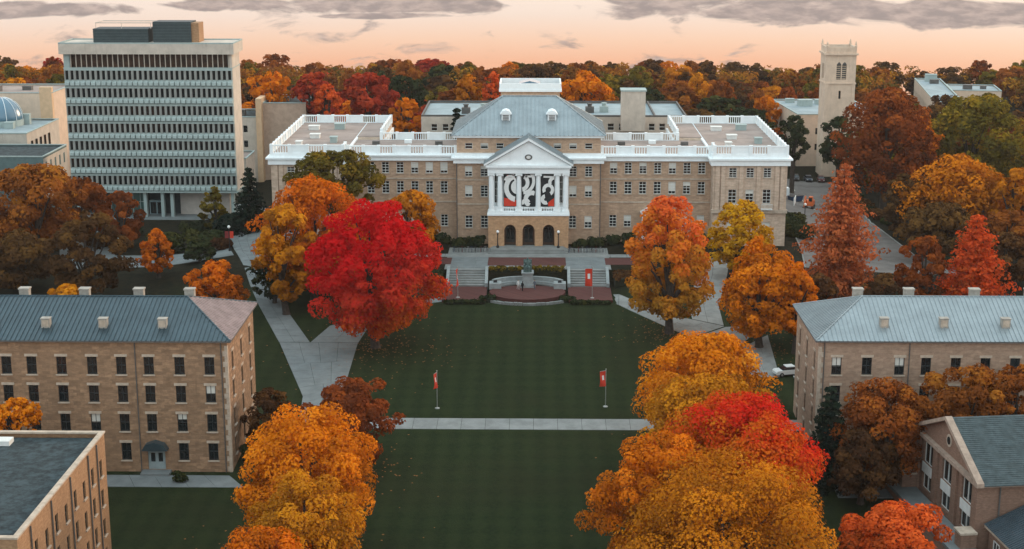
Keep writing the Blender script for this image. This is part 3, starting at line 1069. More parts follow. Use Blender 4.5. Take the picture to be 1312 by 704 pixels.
    MB().prism([(-2.3, 27.0), (2.3, 27.0), (2.3, 27.9), (0, 28.5), (-2.3, 27.9)], "y", 36, 41).build("skylight", GLASS_BLUE, H)
    st = MB()
    st.box(20.8, 26.2, 46.0, 50.6, 16, 25.0)
    st.build("lift_tower", CONC_WARM, H)
    MB().box(20.6, 26.4, 45.8, 50.8, 25.0, 25.35).build("coping", CONC, H)
    for k in range(4):
        x = -16 + 4 * k if k < 2 else 13 + 3.4 * (k - 2)
        v = MB()
        v.box(x, x + 2.0, 56 + k, 58 + k, 18.5, 19.9)
        v.lathe([(0.5, 0), (0.5, 0.5), (0.7, 0.6), (0.7, 0.8)], (x + 1, 57 + k, 19.9), 10)
        v.build("roof_unit", CONC if k % 2 else DARK_TRIM, H)
    # portico: arcaded base
    ys = -5.0
    arches = [(-4.75, -2.45), (-1.15, 1.25), (2.85, 5.15)]
    mb = MB()
    zs, zt = 3.6, 6.7
    xs = [-7.9] + [a for p in arches for a in p] + [7.9]
    for k in range(0, len(xs), 2):                                 # the piers
        mb.face([(xs[k], ys, -0.2), (xs[k + 1], ys, -0.2), (xs[k + 1], ys, zt), (xs[k], ys, zt)])
    for a, b in arches:                                            # spandrels and soffits of the arches
        c, r = (a + b) / 2, (b - a) / 2
        pts = [(c - r * math.cos(R(t)), zs + r * 1.15 * math.sin(R(t))) for t in range(0, 181, 12)]
        for p, q in zip(pts, pts[1:]):
            mb.face([(p[0], ys, p[1]), (q[0], ys, q[1]), (q[0], ys, zt), (p[0], ys, zt)])
            mb.face([(q[0], ys, q[1]), (p[0], ys, p[1]), (p[0], ys + 0.9, p[1]), (q[0], ys + 0.9, q[1])])
        for x, fl in ((a, 1), (b, -1)):
            q = [(x, ys, -0.2), (x, ys + 0.9, -0.2), (x, ys + 0.9, zs), (x, ys, zs)]
            mb.face(q if fl > 0 else q[::-1])
    mb.face([(7.9, ys, -0.2), (7.9, -0.52, -0.2), (7.9, -0.52, zt), (7.9, ys, zt)])
    mb.face([(-7.9, -0.52, -0.2), (-7.9, ys, -0.2), (-7.9, ys, zt), (-7.9, -0.52, zt)])
    mb.build("arcade", BRICK_PORCH, H)
    for a, b in arches:                                            # moulded arch rings
        c, r = (a + b) / 2, (b - a) / 2
        ar = MB()
        pts = [(t, math.cos(R(t)), math.sin(R(t))) for t in range(0, 181, 15)]
        for p, q in zip(pts, pts[1:]):
            P = lambda w, k: (c - (r + k) * w[1], zs + (r + k) * 1.15 * w[2])
            a0, a1, b0, b1 = P(p, 0.0), P(p, 0.28), P(q, 0.0), P(q, 0.28)
            ar.face([(a0[0], ys - 0.08, a0[1]), (b0[0], ys - 0.08, b0[1]), (b1[0], ys - 0.08, b1[1]), (a1[0], ys - 0.08, a1[1])])
            ar.face([(a1[0], ys - 0.08, a1[1]), (b1[0], ys - 0.08, b1[1]), (b1[0], ys, b1[1]), (a1[0], ys, a1[1])])
        ar.build("arch_ring", BRICK_PORCH, H)
        dr = MB().box(c - 0.85, c + 0.85, -1.2, -1.05, 0.55, 3.7)
        d = dr.build("door", DARK_TRIM, H)
        for u in (-0.42, 0.42):
            MB().box(c + u - 0.3, c + u + 0.3, -1.24, -1.2, 1.2, 3.4).build("pane", GLASS, d)
    MB().box(-7.85, 7.85, -1.0, -0.55, -0.2, 6.7).build("porch_wall", BRICK_RED, H)
    pl = MB()
    pl.box(-8.1, 8.1, ys - 0.25, -0.5, 6.7, 7.05)
    pl.box(-7.95, 7.95, ys - 0.1, -0.5, 7.05, 7.35)
    pl.build("portico_floor", WHITE, H)
    colx = (-7.25, -5.6, -1.88, 1.92, 5.65, 7.3)
    for x in colx:
        cb = MB()
        cb.box(x - 0.62, x + 0.62, ys - 0.05, ys + 1.19, 7.35, 7.6)
        cb.lathe([(0.6, 7.6), (0.58, 7.8), (0.5, 7.9), (0.5, 8.2), (0.5, 11.0), (0.47, 13.2), (0.42, 14.6), (0.5, 14.75)], (x, ys + 0.57, 0), 16)
        cb.box(x - 0.62, x + 0.62, ys + 0.0, ys + 1.14, 14.75, 15.1)
        for sx in (-1, 1):                                         # the capital's volutes
            cb.tube([(x + sx * 0.52, ys - 0.02, 14.78), (x + sx * 0.52, ys + 1.16, 14.78)], 0.2, 10)
        cb.build("column", WHITE, H)
    for a, b in zip(colx, colx[1:]):
        balustrade(H, (a + 0.45, ys + 0.5), (b - 0.45, ys + 0.5), 7.36, 0.95, WHITE, 6.0)
    ent = MB()
    ent.box(-8.0, 8.05, ys - 0.1, -0.6, 15.1, 16.3)
    ent.box(-8.35, 8.4, ys - 0.5, -0.6, 16.3, 16.75)
    ent.build("entablature", WHITE, H)
    den = MB()
    for k in range(34):                                            # dentils under the pediment
        x = -7.9 + k * 0.48
        den.box(x, x + 0.24, ys - 0.36, ys - 0.101, 16.02, 16.295)
    den.build("dentils", WHITE, H)["kind"] = "stuff"
    # porch back wall with tall side lights
    MB().box(-7.9, 7.95, -0.95, -0.58, 7.36, 15.08).build("porch_wall", WHITE, H)
    for x, w in ((-6.4, 0.75), (6.45, 0.75), (-3.7, 1.9), (0, 1.9), (3.8, 1.9)):
        add_window(H, (x, -1.03, 8.5), 0, w, 5.6, "bars", 0, False)
    pd = MB()
    pd.prism([(-8.0, 16.76), (8.05, 16.76), (0, 21.4)], "y", ys + 0.15, 1.0)
    pd.build("pediment", WHITE, H)
    rk = MB()
    for s in (-1, 1):
        rk.prism([(s * 8.7, 16.6), (s * 8.7, 17.0), (0, 22.15), (0, 21.6)] if s < 0 else [(8.7, 16.6), (0, 21.6), (0, 22.15), (8.7, 17.0)], "y", ys - 0.55, ys + 0.2)
    rk.build("raking_cornice", WHITE, H)
    seam_roof(H, "portico_roof", ((-8.8, 2.5, 16.95), (-8.8, ys - 0.6, 16.95), (0, ys - 0.6, 22.2), (0, 2.5, 22.2)), ROOF_METAL, 0.6)
    seam_roof(H, "portico_roof", ((8.8, ys - 0.6, 16.95), (8.8, 2.5, 16.95), (0, 2.5, 22.2), (0, ys - 0.6, 22.2)), ROOF_METAL, 0.6)
    oc = MB().tube([(0, ys + 0.16, 18.3), (0, ys + 0.05, 18.3)], 0.55, 16)
    oc = oc.build("oval_window", DARK_TRIM, H)
    oc.scale = (1.35, 1, 1)
    MB().tube([(0, ys + 0.06, 18.3), (0, ys + 0.02, 18.3)], 0.32, 16).build("pane", WHITE_TRIM, oc)
    return H


make_hall()

# hanging banners between the columns: plain curved shapes in the same black, white and red
def banner_strip(mb, path, w, y):
    for (x0, z0), (x1, z1) in zip(path, path[1:]):
        mb.face([(x0 - w, y, z0), (x0 + w, y, z0), (x1 + w, y, z1), (x1 - w, y, z1)])


def big_banner(x0, x1, z0, z1, kind, label):
    yb = -4.55
    B = thing("hanging_banner", label, "banner", ((x0 + x1) / 2, 300 + yb, z0), 0, "banners between the columns")
    w, h = x1 - x0, z1 - z0
    MB().box(-w / 2, w / 2, 0, 0.05, 0, h).build("cloth", BANNER_BLACK if kind != 1 else BANNER_BLACK, B)
    MB().tube([(-w / 2 - 0.15, 0.02, h + 0.04), (w / 2 + 0.15, 0.02, h + 0.04)], 0.05, 6).build("rod", STEEL, B)
    def blob(name, m, pts, y):
        mb = MB()
        n = len(pts)
        mb.face([(px * w - w / 2, y, pz * h) for px, pz in pts])
        mb.build(name, m, B)
    def arc(cx, cz, r0, r1, a0, a1, n=10):
        A = [(cx + r1 * math.cos(R(a0 + (a1 - a0) * k / n)), cz + r1 * 0.45 * math.sin(R(a0 + (a1 - a0) * k / n))) for k in range(n + 1)]
        Bp = [(cx + r0 * math.cos(R(a0 + (a1 - a0) * k / n)), cz + r0 * 0.45 * math.sin(R(a0 + (a1 - a0) * k / n))) for k in range(n + 1)]
        return A, Bp
    def stripe(name, m, cx, cz, r0, r1, a0, a1, y):
        A, Bq = arc(cx, cz, r0, r1, a0, a1)
        mb = MB()
        for k in range(len(A) - 1):
            q = []
            for p in (A[k], A[k + 1], Bq[k + 1], Bq[k]):
                q.append((min(0.985, max(0.015, p[0])) * w - w / 2, y, min(0.99, max(0.01, p[1])) * h))
            mb.face(q[::-1])
        mb.build(name, m, B)
    if kind == 0:
        blob("red_panel", BANNER_RED, [(0.02, 0.01), (0.98, 0.01), (0.98, 0.19), (0.5, 0.24), (0.02, 0.27)], -0.006)
        stripe("white_stripe", BANNER_WHITE, 1.0, 0.58, 0.62, 0.98, 100, 262, -0.010)
        stripe("white_stripe", BANNER_WHITE, 1.05, 0.60, 0.05, 0.48, 90, 270, -0.010)
        stripe("white_stripe", BANNER_WHITE, 0.5, 0.74, 0.36, 0.52, 20, 160, -0.012)
        blob("red_panel", BANNER_RED, [(0.25, 0.885), (0.8, 0.885), (0.8, 0.97), (0.25, 0.97)], -0.010)
    elif kind == 1:
        stripe("white_stripe", BANNER_WHITE, -0.05, 0.74, 0.34, 0.62, -80, 60, -0.010)
        stripe("white_stripe", BANNER_WHITE, 0.05, 0.80, 0.72, 0.95, -85, 40, -0.011)
        stripe("white_stripe", BANNER_WHITE, 0.75, 0.22, 0.30, 0.62, 60, 250, -0.012)
        stripe("white_stripe", BANNER_WHITE, 0.30, 0.10, 0.12, 0.34, 20, 200, -0.013)
        blob("white_panel", BANNER_WHITE, [(0.25, 0.90), (0.8, 0.90), (0.8, 0.96), (0.25, 0.96)], -0.010)
    else:
        blob("red_panel", BANNER_RED, [(0.55, 0.01), (0.98, 0.01), (0.98, 0.26), (0.75, 0.20), (0.55, 0.12)], -0.006)
        stripe("white_stripe", BANNER_WHITE, 0.55, 0.52, 0.20, 0.44, -60, 210, -0.010)
        stripe("white_stripe", BANNER_WHITE, 0.35, 0.22, 0.10, 0.36, 100, 300, -0.011)
        stripe("white_stripe", BANNER_WHITE, 1.0, 0.74, 0.22, 0.46, 90, 200, -0.012)
        blob("white_panel", BANNER_WHITE, [(0.2, 0.89), (0.85, 0.89), (0.85, 0.94), (0.2, 0.95)], -0.010)


big_banner(-4.85, -2.35, 8.45, 14.9, 0, "tall black and white banner with wide red bottom between portico columns")
big_banner(-1.3, 1.35, 8.45, 14.9, 1, "tall black and white banner without red in the middle of the portico")
big_banner(2.4, 5.1, 8.45, 14.9, 2, "tall black and white banner with one red bottom corner between portico columns")


# ------------------------------------------------------------------ the two long stone halls on either side of the lawn
LINT = {}


def lintel(parent, w, h):
    k = (round(w, 2), round(h, 2))
    if k not in LINT:
        me = MB().box(-w / 2 - 0.18, w / 2 + 0.18, -0.30, -0.225, h, h + 0.34).mesh("lintel")
        me.materials.append(STONE_TRIM)
        LINT[k] = me
    link("lintel", LINT[k], parent)


def stone_hall(label, xc, length, y0, depth, zb, ze, zr, mirror, cols, rows, endcols, stone, roofm, vents, chims, ridge_in, door=None, pipes=(), seed=1, endm=None):
    """local x runs along the front from the end that faces the lawn (mirrored for the hall on the other side)"""
    rnd = random.Random(seed)
    Hh = thing("stone_hall", label, "building", (xc, y0, zb))
    s = -1 if mirror else 1
    E, Rg = ze - zb, zr - zb
    x_in, x_out = 0.0, s * length
    xa, xb = min(x_in, x_out), max(x_in, x_out)
    wins = []
    for c in cols:
        for k, (z, h) in enumerate(rows):
            if door and k == len(rows) - 1 and abs(c - door) < 1.5:
                continue
            wins.append((c - xc - xa, z - zb, 1.3, h))
    if door:
        wins.append((door - xc - xa, 0.35, 2.3, 2.7))
    wall = MB()
    facade(wall, (xa, 0), (1, 0), xb - xa, -1.0, E, [(u - w / 2, u + w / 2, z, z + h) for u, z, w, h in wins], 0.3)
    wall.build("wall", stone, Hh)
    for u, z, w, h in wins:
        if w > 2:
            continue
        o = add_window(Hh, (xa + u, 0.22, z), 0, w, h, "cross", rnd.choice((0, 0, 0, 0.3, 0.5)) * (rnd.random() < 0.3), True, True)
        lintel(o, w, h)
    # end walls
    ew = [(u, z - zb, 1.1, h) for u in endcols for z, h in rows]
    for x, d, o0 in ((xb, (0, 1), (xb, 0)), (xa, (0, -1), (xa, depth))):
        mb = MB()
        facade(mb, o0, d, depth, -1.0, E, [(u - w / 2, u + w / 2, z, z + h) for u, z, w, h in ew], 0.3)
        mb.build("wall", stone, Hh)
        n = (d[1], -d[0])
        for u, z, w, h in ew:
            o = add_window(Hh, (o0[0] + d[0] * u - n[0] * 0.22, o0[1] + d[1] * u - n[1] * 0.22, z), math.atan2(d[1], d[0]), w, h, "cross", 0, True, True)
            lintel(o, w, h)
    mb = MB()
    mb.face([(xb, depth, -1), (xa, depth, -1), (xa, depth, E), (xb, depth, E)])
    mb.build("wall", stone, Hh)
    # eaves, gutter, quoins
    ev = MB()
    ev.box(xa - 0.35, xb + 0.35, -0.35, depth + 0.35, E, E + 0.28)
    ev.build("cornice", STONE_TRIM, Hh)
    gt = MB()
    gt.box(xa - 0.62, xb + 0.62, -0.62, -0.36, E + 0.10, E + 0.30)
    gt.box(xa - 0.62, xa - 0.36, -0.36, depth + 0.36, E + 0.10, E + 0.30)
    gt.box(xb + 0.36, xb + 0.62, -0.36, depth + 0.36, E + 0.10, E + 0.30)
    gt.build("gutter", DARK_TRIM, Hh)
    for x in (xa, xb):
        for k in range(int((E + 0.6) / 0.72)):
            w = 0.62 if k % 2 else 0.36
            x0, x1 = (x - 0.03, x + w) if x == xa else (x - w, x + 0.03)
            MB().box(x0, x1, -0.03, 0.5, -0.6 + 0.72 * k, -0.6 + 0.72 * k + 0.69).build("quoin", STONE_TRIM, Hh)
    # roof
    ov = 0.6
    zz = E + 0.3
    A, B, C, D = (xa - ov, -ov, zz), (xb + ov, -ov, zz), (xb + ov, depth + ov, zz), (xa - ov, depth + ov, zz)
    r0, r1 = (xa + ridge_in, depth / 2, Rg), (xb - ridge_in, depth / 2, Rg)
    seam_roof(Hh, "roof", (A, B, r1, r0), roofm, 0.60, 0.11, 0.09)
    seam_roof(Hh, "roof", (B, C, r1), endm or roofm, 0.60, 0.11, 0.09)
    seam_roof(Hh, "roof", (C, D, r0, r1), roofm, 0.60, 0.11, 0.09)
    seam_roof(Hh, "roof", (D, A, r0), roofm, 0.60, 0.11, 0.09)
    for a, b in ((A, r0), (B, r1), (C, r1), (D, r0), (r0, r1)):
        MB().tube([(a[0], a[1], a[2] + 0.06), (b[0], b[1], b[2] + 0.07)], 0.10, 6).build("hip_cap", roofm, Hh)
    sl = (Rg - zz) / (depth / 2 + ov)
    for vx in vents:                                               # square roof ventilators low on the slope
        yv = 2.7
        zv = zz + sl * (yv + ov)
        v = MB()
        v.box(vx - xc - 0.55, vx - xc + 0.55, yv - 0.65, yv + 0.25, zv - 0.6, zv + 1.0)
        v.box(vx - xc - 0.62, vx - xc + 0.62, yv - 0.72, yv + 0.32, zv + 1.0, zv + 1.1)
        v = v.build("roof_ventilator", ROOF_VENT, Hh)
        MB().box(vx - xc - 0.42, vx - xc + 0.42, yv - 0.68, yv - 0.652, zv + 0.0, zv + 0.85).build("louvre", STONE_TRIM, v)
    for cx in chims:
        c = MB()
        c.box(cx - xc - 0.65, cx - xc + 0.65, depth / 2 + 1.2, depth / 2 + 2.2, Rg - 2.0, Rg + 0.55)
        c.box(cx - xc - 0.74, cx - xc + 0.74, depth / 2 + 1.1, depth / 2 + 2.3, Rg + 0.55, Rg + 0.75)
        c.build("chimney", ROOF_VENT, Hh)
    if door:
        dx = door - xc
        d = MB().box(dx - 1.15, dx + 1.15, 0.16, 0.26, 0.35, 3.05).build("door", plain("grey_door_paint", (0.26, 0.32, 0.33), 0.5), Hh)
        for u in (-0.5, 0.5):
            MB().box(dx + u - 0.28, dx + u + 0.28, 0.12, 0.158, 1.4, 2.6).build("pane", GLASS, d)
        hd = MB()
        hd.prism([(dx - 1.7, 3.3), (dx + 1.7, 3.3), (dx + 1.2, 4.1), (dx, 4.5), (dx - 1.2, 4.1)], "y", -1.2, -0.01)
        hd.build("door_hood", roofm, Hh)
        MB().box(dx - 1.9, dx + 1.9, -1.6, -0.01, -0.6, 0.33).build("doorstep", PATH, Hh)
    for px in pipes:
        MB().tube([(px - xc, -0.12, -0.3), (px - xc, -0.12, E)], 0.07, 6).build("downpipe", DARK_TRIM, Hh)
    return Hh


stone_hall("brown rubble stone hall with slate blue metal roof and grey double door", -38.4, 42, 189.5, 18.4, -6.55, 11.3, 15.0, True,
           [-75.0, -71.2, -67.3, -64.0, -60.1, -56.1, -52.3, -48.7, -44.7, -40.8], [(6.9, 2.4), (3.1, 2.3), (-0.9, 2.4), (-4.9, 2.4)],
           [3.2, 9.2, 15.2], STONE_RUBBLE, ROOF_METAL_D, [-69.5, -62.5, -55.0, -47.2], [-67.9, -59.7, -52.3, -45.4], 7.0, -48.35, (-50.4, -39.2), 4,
           plain("pink_end_metal", (0.36, 0.27, 0.255), 0.5, 0.25, 0.9, 0.1, 3.0, 0.1, 0.2))  # lawn-end hip slope coloured pinkish grey, unlike the other slopes
stone_hall("pale rubble stone hall half hidden by rust coloured trees", 39.0, 44, 194.7, 17.4, -6.4, 10.2, 14.2, False,
           [41.4, 45.4, 49.7, 53.2, 57.1, 61.0, 64.9, 68.8, 72.7], [(5.7, 2.4), (1.9, 2.3), (-2.0, 2.4), (-5.8, 2.2)],
           [3.0, 8.7, 14.4], STONE_RUBBLE2, ROOF_METAL, [47.9, 55.8, 64.0, 71.5], [45.9, 52.9, 61.9, 69.5], 7.2, None, (50.9, 39.7), 5)


# ------------------------------------------------------------------ office tower
def make_tower():
    x0, x1, dep = -105.0, -67.0, 9.5
    w = x1 - x0
    T = thing("office_tower", "tall grey precast concrete office tower with rows of slit windows", "building", (x0, 344.0, -3.9))
    zb = 6.1                                                      # underside of the storeys above the open ground floor
    sh, ns, nb = 4.0, 7, 32
    bw = w / nb
    body = MB()
    body.box(0.5, w - 0.5, 0.75, dep - 0.5, zb + 0.02, zb + sh * ns - 0.03)
    body.build("core_wall", CONC, T)
    def storey_mesh(L, n):
        mb = MB()
        b = L / n
        for k in range(n):
            u = b * k
            # spandrel hood: sloping, proud in the middle
            mb.v += [(u + 0.05, -0.05, 0.0), (u + b - 0.05, -0.05, 0.0), (u + b - 0.14, -0.42, 0.25), (u + 0.14, -0.42, 0.25),
                     (u + 0.14, -0.34, 0.85), (u + b - 0.14, -0.34, 0.85), (u + b - 0.05, 0.05, 1.15), (u + 0.05, 0.05, 1.15)]
            i = len(mb.v) - 8
            mb.f += [(i, i + 1, i + 2, i + 3), (i + 3, i + 2, i + 5, i + 4), (i + 4, i + 5, i + 6, i + 7), (i, i + 3, i + 4, i + 7), (i + 1, i + 6, i + 5, i + 2)]
        mb.box(0, L, 0.0, 0.7, 3.55, 4.0)
        mb.box(0, L, 0.06, 0.7, 0.0, 1.15)
        mb.box(0, L, 0.2, 0.7, 1.15, 1.45)
        me = mb.mesh("storey_panel")
        me.materials.append(CONC)
        return me
    fins = MB()
    for k in range(nb + 1):                                        # fins between the slit windows
        u = bw * k
        fins.box(max(0.001, u - 0.25), min(w - 0.001, u + 0.25), 0.02, 0.69, 1.45, 3.55)
    fins = fins.mesh("fin_row")
    fins.materials.append(plain("brownish_precast_fin", (0.27, 0.275, 0.255), 0.85, 0.14, 0.5))
    win = MB().box(-bw / 2 + 0.251, bw / 2 - 0.251, 0.0, 0.05, 0, 2.09).mesh("window")
    win.materials.append(GLASS)
    front = storey_mesh(w, nb)
    side = storey_mesh(dep - 1.0, 10)
    side.materials.clear()
    side.materials.append(CONC_WARM)
    for k in range(ns):
        z = zb + sh * k
        link("storey_panel", front, T, (0, 0, z))
        link("fin_row", fins, T, (0, 0, z))["kind"] = "stuff"
        for c in range(nb):
            link("window", win, T, (bw * (c + 0.5), 0.42, z + 1.455))
    MB().box(w - 0.49, w, 0.71, dep, zb, zb + sh * ns).build("end_wall", CONC_WARM, T)
    MB().box(0, 0.49, 0.71, dep, zb, zb + sh * ns).build("end_wall", CONC_WARM, T)
    # open gallery storey below the cap
    zg = zb + sh * ns
    MB().box(1.3, w - 1.3, 1.6, dep - 1.2, zg, zg + 3.3).build("gallery_glazing", plain("warm_reflection_glazing", (0.06, 0.03, 0.018), 0.35, 0.7, 0.6), T)  # dark recess and warm reflections painted into the glazing colour
    MB().box(0.0, 1.35, 0.3, dep - 0.3, zg + 0.01, zg + 3.25).build("corner_pier", CONC, T)
    MB().box(w - 0.6, w, 0.3, dep - 0.3, zg + 0.01, zg + 3.25).build("corner_pier", CONC_WARM, T)
    for k in range(nb - 1):
        MB().box(1.6 + k * bw - 0.07, 1.6 + k * bw + 0.07, 0.25, 0.6, zg, zg + 3.25).build("mullion", CONC_WARM, T)
    MB().box(-0.1, w + 0.1, 0.05, dep, zg - 0.02, zg + 0.18).build("gallery_sill", CONC, T)
    cap = MB()
    zc = zg + 3.26
    cap.box(-0.7, w + 0.7, -0.7, dep + 0.7, zc, zc + 2.3)
    cap.build("cap", CONC_WARM, T)
    MB().box(-0.2, w + 0.2, -0.2, dep + 0.2, zc + 2.3, zc + 2.36).build("roof_deck", CONC_WARM, T)
    edge = MB()
    for a in ((-0.7, w + 0.7, -0.7, -0.45), (-0.7, w + 0.7, dep + 0.45, dep + 0.7), (-0.7, -0.45, -0.45, dep + 0.45), (w + 0.45, w + 0.7, -0.45, dep + 0.45)):
        edge.box(*a, zc + 2.3, zc + 2.6)
    edge.build("parapet", CONC, T)
    zp = zc + 2.36
    MB().box(6.6, 19.0, 2.0, 8.0, zp, zp + 3.1).build("plant_room", LOUVRE, T)
    MB().box(20.0, 28.6, 2.6, 8.2, zp, zp + 4.6).build("plant_room", LOUVRE, T)
    for a, b, zt, y in ((6.6, 19.0, 3.1, 2.0), (20.0, 28.6, 4.6, 2.6)):
        lv = MB()
        for k in range(int(zt / 0.34)):
            lv.box(a - 0.05, b + 0.05, y - 0.1, y - 0.002, zp + 0.12 + 0.34 * k, zp + 0.26 + 0.34 * k)
        lv.build("louvre", plain("louvre_blade", (0.07, 0.095, 0.10), 0.5), T)
    fr = MB()
    for x in (7.2, 13.0, 19.6):
        fr.tube([(x, 2.4, zp + 3.0), (x, 2.4, zp + 4.4)], 0.06, 6)
    fr.tube([(7.2, 2.4, zp + 4.4), (19.9, 2.4, zp + 4.4)], 0.09, 6)
    fr.tube([(7.2, 8.4, zp + 4.4), (19.9, 8.4, zp + 4.4)], 0.09, 6)
    fr.tube([(7.2, 2.4, zp + 4.4), (7.2, 8.4, zp + 4.4)], 0.09, 6)
    fr.build("pipe_frame", CONC_WARM, T)
    MB().box(28.6, 30.3, 3.0, 8.0, zp, zp + 4.3, 0.0).build("plant_room", BRICK_TAN, T)
    # ground floor: recessed lobby, columns, pale blank wall
    MB().box(2.0, w - 2, 5.0, dep - 1, -0.5, zb + 0.01).build("core_wall", LOUVRE, T)
    MB().box(8.0, 16.5, 3.2, 5.0, 0.0, zb - 0.4).build("lobby_glazing", SHOP_GLASS, T)
    lb = MB()
    for k in range(6):
        lb.box(8.0 + 1.7 * k - 0.06, 8.0 + 1.7 * k + 0.06, 3.08, 3.2, 0, zb - 0.4)
    lb.box(8.0, 16.56, 3.09, 3.19, 3.0, 3.15)
    lb.build("lobby_frame", CONC, T)
    dr = MB().box(16.8, 20.2, 3.4, 4.9, 0.0, 3.3).build("door", plain("door_frame", (0.24, 0.31, 0.32), 0.5), T)
    for k in range(2):
        MB().box(17.05 + 1.6 * k, 18.35 + 1.6 * k, 3.36, 3.398, 0.2, 2.9).build("pane", GLASS, dr)
    MB().box(24.0, 35.5, 3.6, 5.0, -0.2, zb - 0.6).build("blank_wall", plain("pale_stone_panel", (0.52, 0.46, 0.41), 0.8, 0.12), T)
    for x in (1.2, 7.0, 16.6, 20.6, 22.8, w - 1.2):
        MB().box(x - 0.35, x + 0.35, 0.4, 1.6, -0.5, zb + 0.02).build("column", CONC, T)
    MB().box(-0.2, w + 0.2, -0.25, dep, zb - 0.35, zb - 0.003).build("soffit_beam", CONC, T)


make_tower()
struct(MB().box(-106, -66, 338.5, 360, -5.5, -3.88).build("tower_plaza", PATH))


# ------------------------------------------------------------------ bell tower
def make_bell_tower():
    T = thing("bell_tower", "tall slender buff limestone bell tower with paired belfry openings", "tower", (83.5, 419.2, -6.6))
    hw = 4.05
    z_sc, z_co, z_top = 25.6, 33.2, 35.4
    ox = [(-1.35, -0.12), (0.12, 1.35)]
    def wall(d, o, lower, upper):
        mb = MB()
        facade(mb, o, d, 2 * hw, -1, z_co, lower + upper, 0.7)
        mb.build("wall", LIME, T)
    ops = [(hw + a + 0.2, hw + b + 0.2, 26.6, 30.6) for a, b in ox]
    slit = [(hw - 0.3, hw + 0.3, 21.4, 23.6)]
    wall((1, 0), (-hw, -hw), slit, ops)
    wall((0, 1), (hw, -hw), slit, ops)
    wall((-1, 0), (hw, hw), slit, ops)
    wall((0, -1), (-hw, hw), slit, ops)
    for a, b in ox:                                                # louvres and pointed heads of the belfry
        c = (a + b) / 2 + 0.2
        lv = MB()
        for k in range(7):
            lv.box(c - 0.6, c + 0.6, -hw + 0.25, -hw + 0.5, 26.7 + 0.56 * k, 26.98 + 0.56 * k)
        lv.build("louvre", STONE_TRIM, T)
        hd = MB()
        hd.prism([(c - 0.62, 30.6), (c + 0.62, 30.6), (c + 0.3, 31.15), (c, 31.35), (c - 0.3, 31.15)], "y", -hw - 0.03, -hw + 0.01)
        hd.build("window_head", DARK_TRIM, T)
    MB().box(-hw + 0.9, hw - 0.9, -hw + 0.9, hw - 0.9, 0, z_co).build("core_wall", LOUVRE, T)
    sc = MB()
    sc.box(-hw - 0.2, hw + 0.2, -hw - 0.2, hw + 0.2, z_sc - 0.2, z_sc + 0.2)
    sc.build("string_course", LIME, T)
    co = MB()
    co.box(-hw - 0.45, hw + 0.45, -hw - 0.45, hw + 0.45, z_co, z_co + 0.5)
    co.build("cornice", LIME, T)
    pa = MB()
    for a in ((-hw, hw, -hw, -hw + 0.4), (-hw, hw, hw - 0.4, hw), (-hw, -hw + 0.4, -hw + 0.4, hw - 0.4), (hw - 0.4, hw, -hw + 0.4, hw - 0.4)):
        pa.box(*a, z_co + 0.5, z_top)
    pa.build("parapet", LIME, T)
    MB().box(-hw + 0.41, hw - 0.41, -hw + 0.41, hw - 0.41, z_co + 0.5, z_co + 0.6).build("roof_deck", ROOF_PALE, T)
    for sx in (-1, 1):
        for sy in (-1, 1):
            MB().lathe([(0.42, 0), (0.42, 0.3), (0.25, 0.4), (0.28, 0.9), (0.05, 1.5)], (sx * (hw - 0.25), sy * (hw - 0.25), z_top), 8).build("finial", LIME, T)
    pl = MB()
    for k in range(5):                                             # flat ribs on the parapet
        x = -hw + 0.5 + k * 1.77
        pl.box(x - 0.14, x + 0.14, -hw - 0.12, -hw - 0.001, z_co + 0.55, z_top - 0.2)
    pl.build("parapet_rib", LIME, T)
    for sx in (-1, 1):
        MB().box(sx * (hw - 0.45) - 0.45, sx * (hw - 0.45) + 0.45, -hw - 0.15, -hw - 0.001, -1, z_sc - 0.21).build("pilaster", LIME, T)


make_bell_tower()


# ------------------------------------------------------------------ other buildings round about
def flat_block(label, loc, rz, blocks, name="flat_roofed_building", rnd_seed=1):
    """blocks: (x0, x1, y0, y1, z0, z1, wall, roof, window rows, spacing)"""
    B = thing(name, label, "building", loc, rz)
    rnd = random.Random(rnd_seed)
    for x0, x1, y0, y1, z0, z1, wm, rm, rows, sp in blocks:
        for d, o, L in (((1, 0), (x0, y0), x1 - x0), ((0, 1), (x1, y0), y1 - y0), ((-1, 0), (x1, y1), x1 - x0), ((0, -1), (x0, y1), y1 - y0)):
            wins = []
            if rows and sp and d != (-1, 0):
                n = int((L - 1.5) / sp)
                for r in rows:
                    for k in range(n):
                        wins.append(((L - (n - 1) * sp) / 2 + k * sp, r, 1.1, 1.8))
            wall_with_windows(B, o, d, L, z0, z1, wins, wm, depth=0.25, blinds=0.2, rnd=rnd, sill=False, dark=True)
        MB().box(x0 + 0.3, x1 - 0.3, y0 + 0.3, y1 - 0.3, z1 - 0.6, z1 - 0.25).build("roof_deck", rm, B)
        pa = MB()
        for a in ((x0 - 0.12, x1 + 0.12, y0 - 0.12, y0 + 0.3), (x0 - 0.12, x1 + 0.12, y1 - 0.3, y1 + 0.12),
                  (x0 - 0.12, x0 + 0.3, y0 + 0.3, y1 - 0.3), (x1 - 0.3, x1 + 0.12, y0 + 0.3, y1 - 0.3)):
            pa.box(*a, z1, z1 + 0.22)
        pa.build("coping", CONC, B)
    return B


def roof_units(B, spots):
    for x, y, z, w, h in spots:
        v = MB()
        v.box(x, x + w, y, y + w * 0.7, z, z + h)
        v.box(x - 0.08, x + w + 0.08, y - 0.08, y + w * 0.7 + 0.08, z + h, z + h + 0.1)
        v.build("roof_unit", CONC if int(x) % 2 else DARK_TRIM, B)


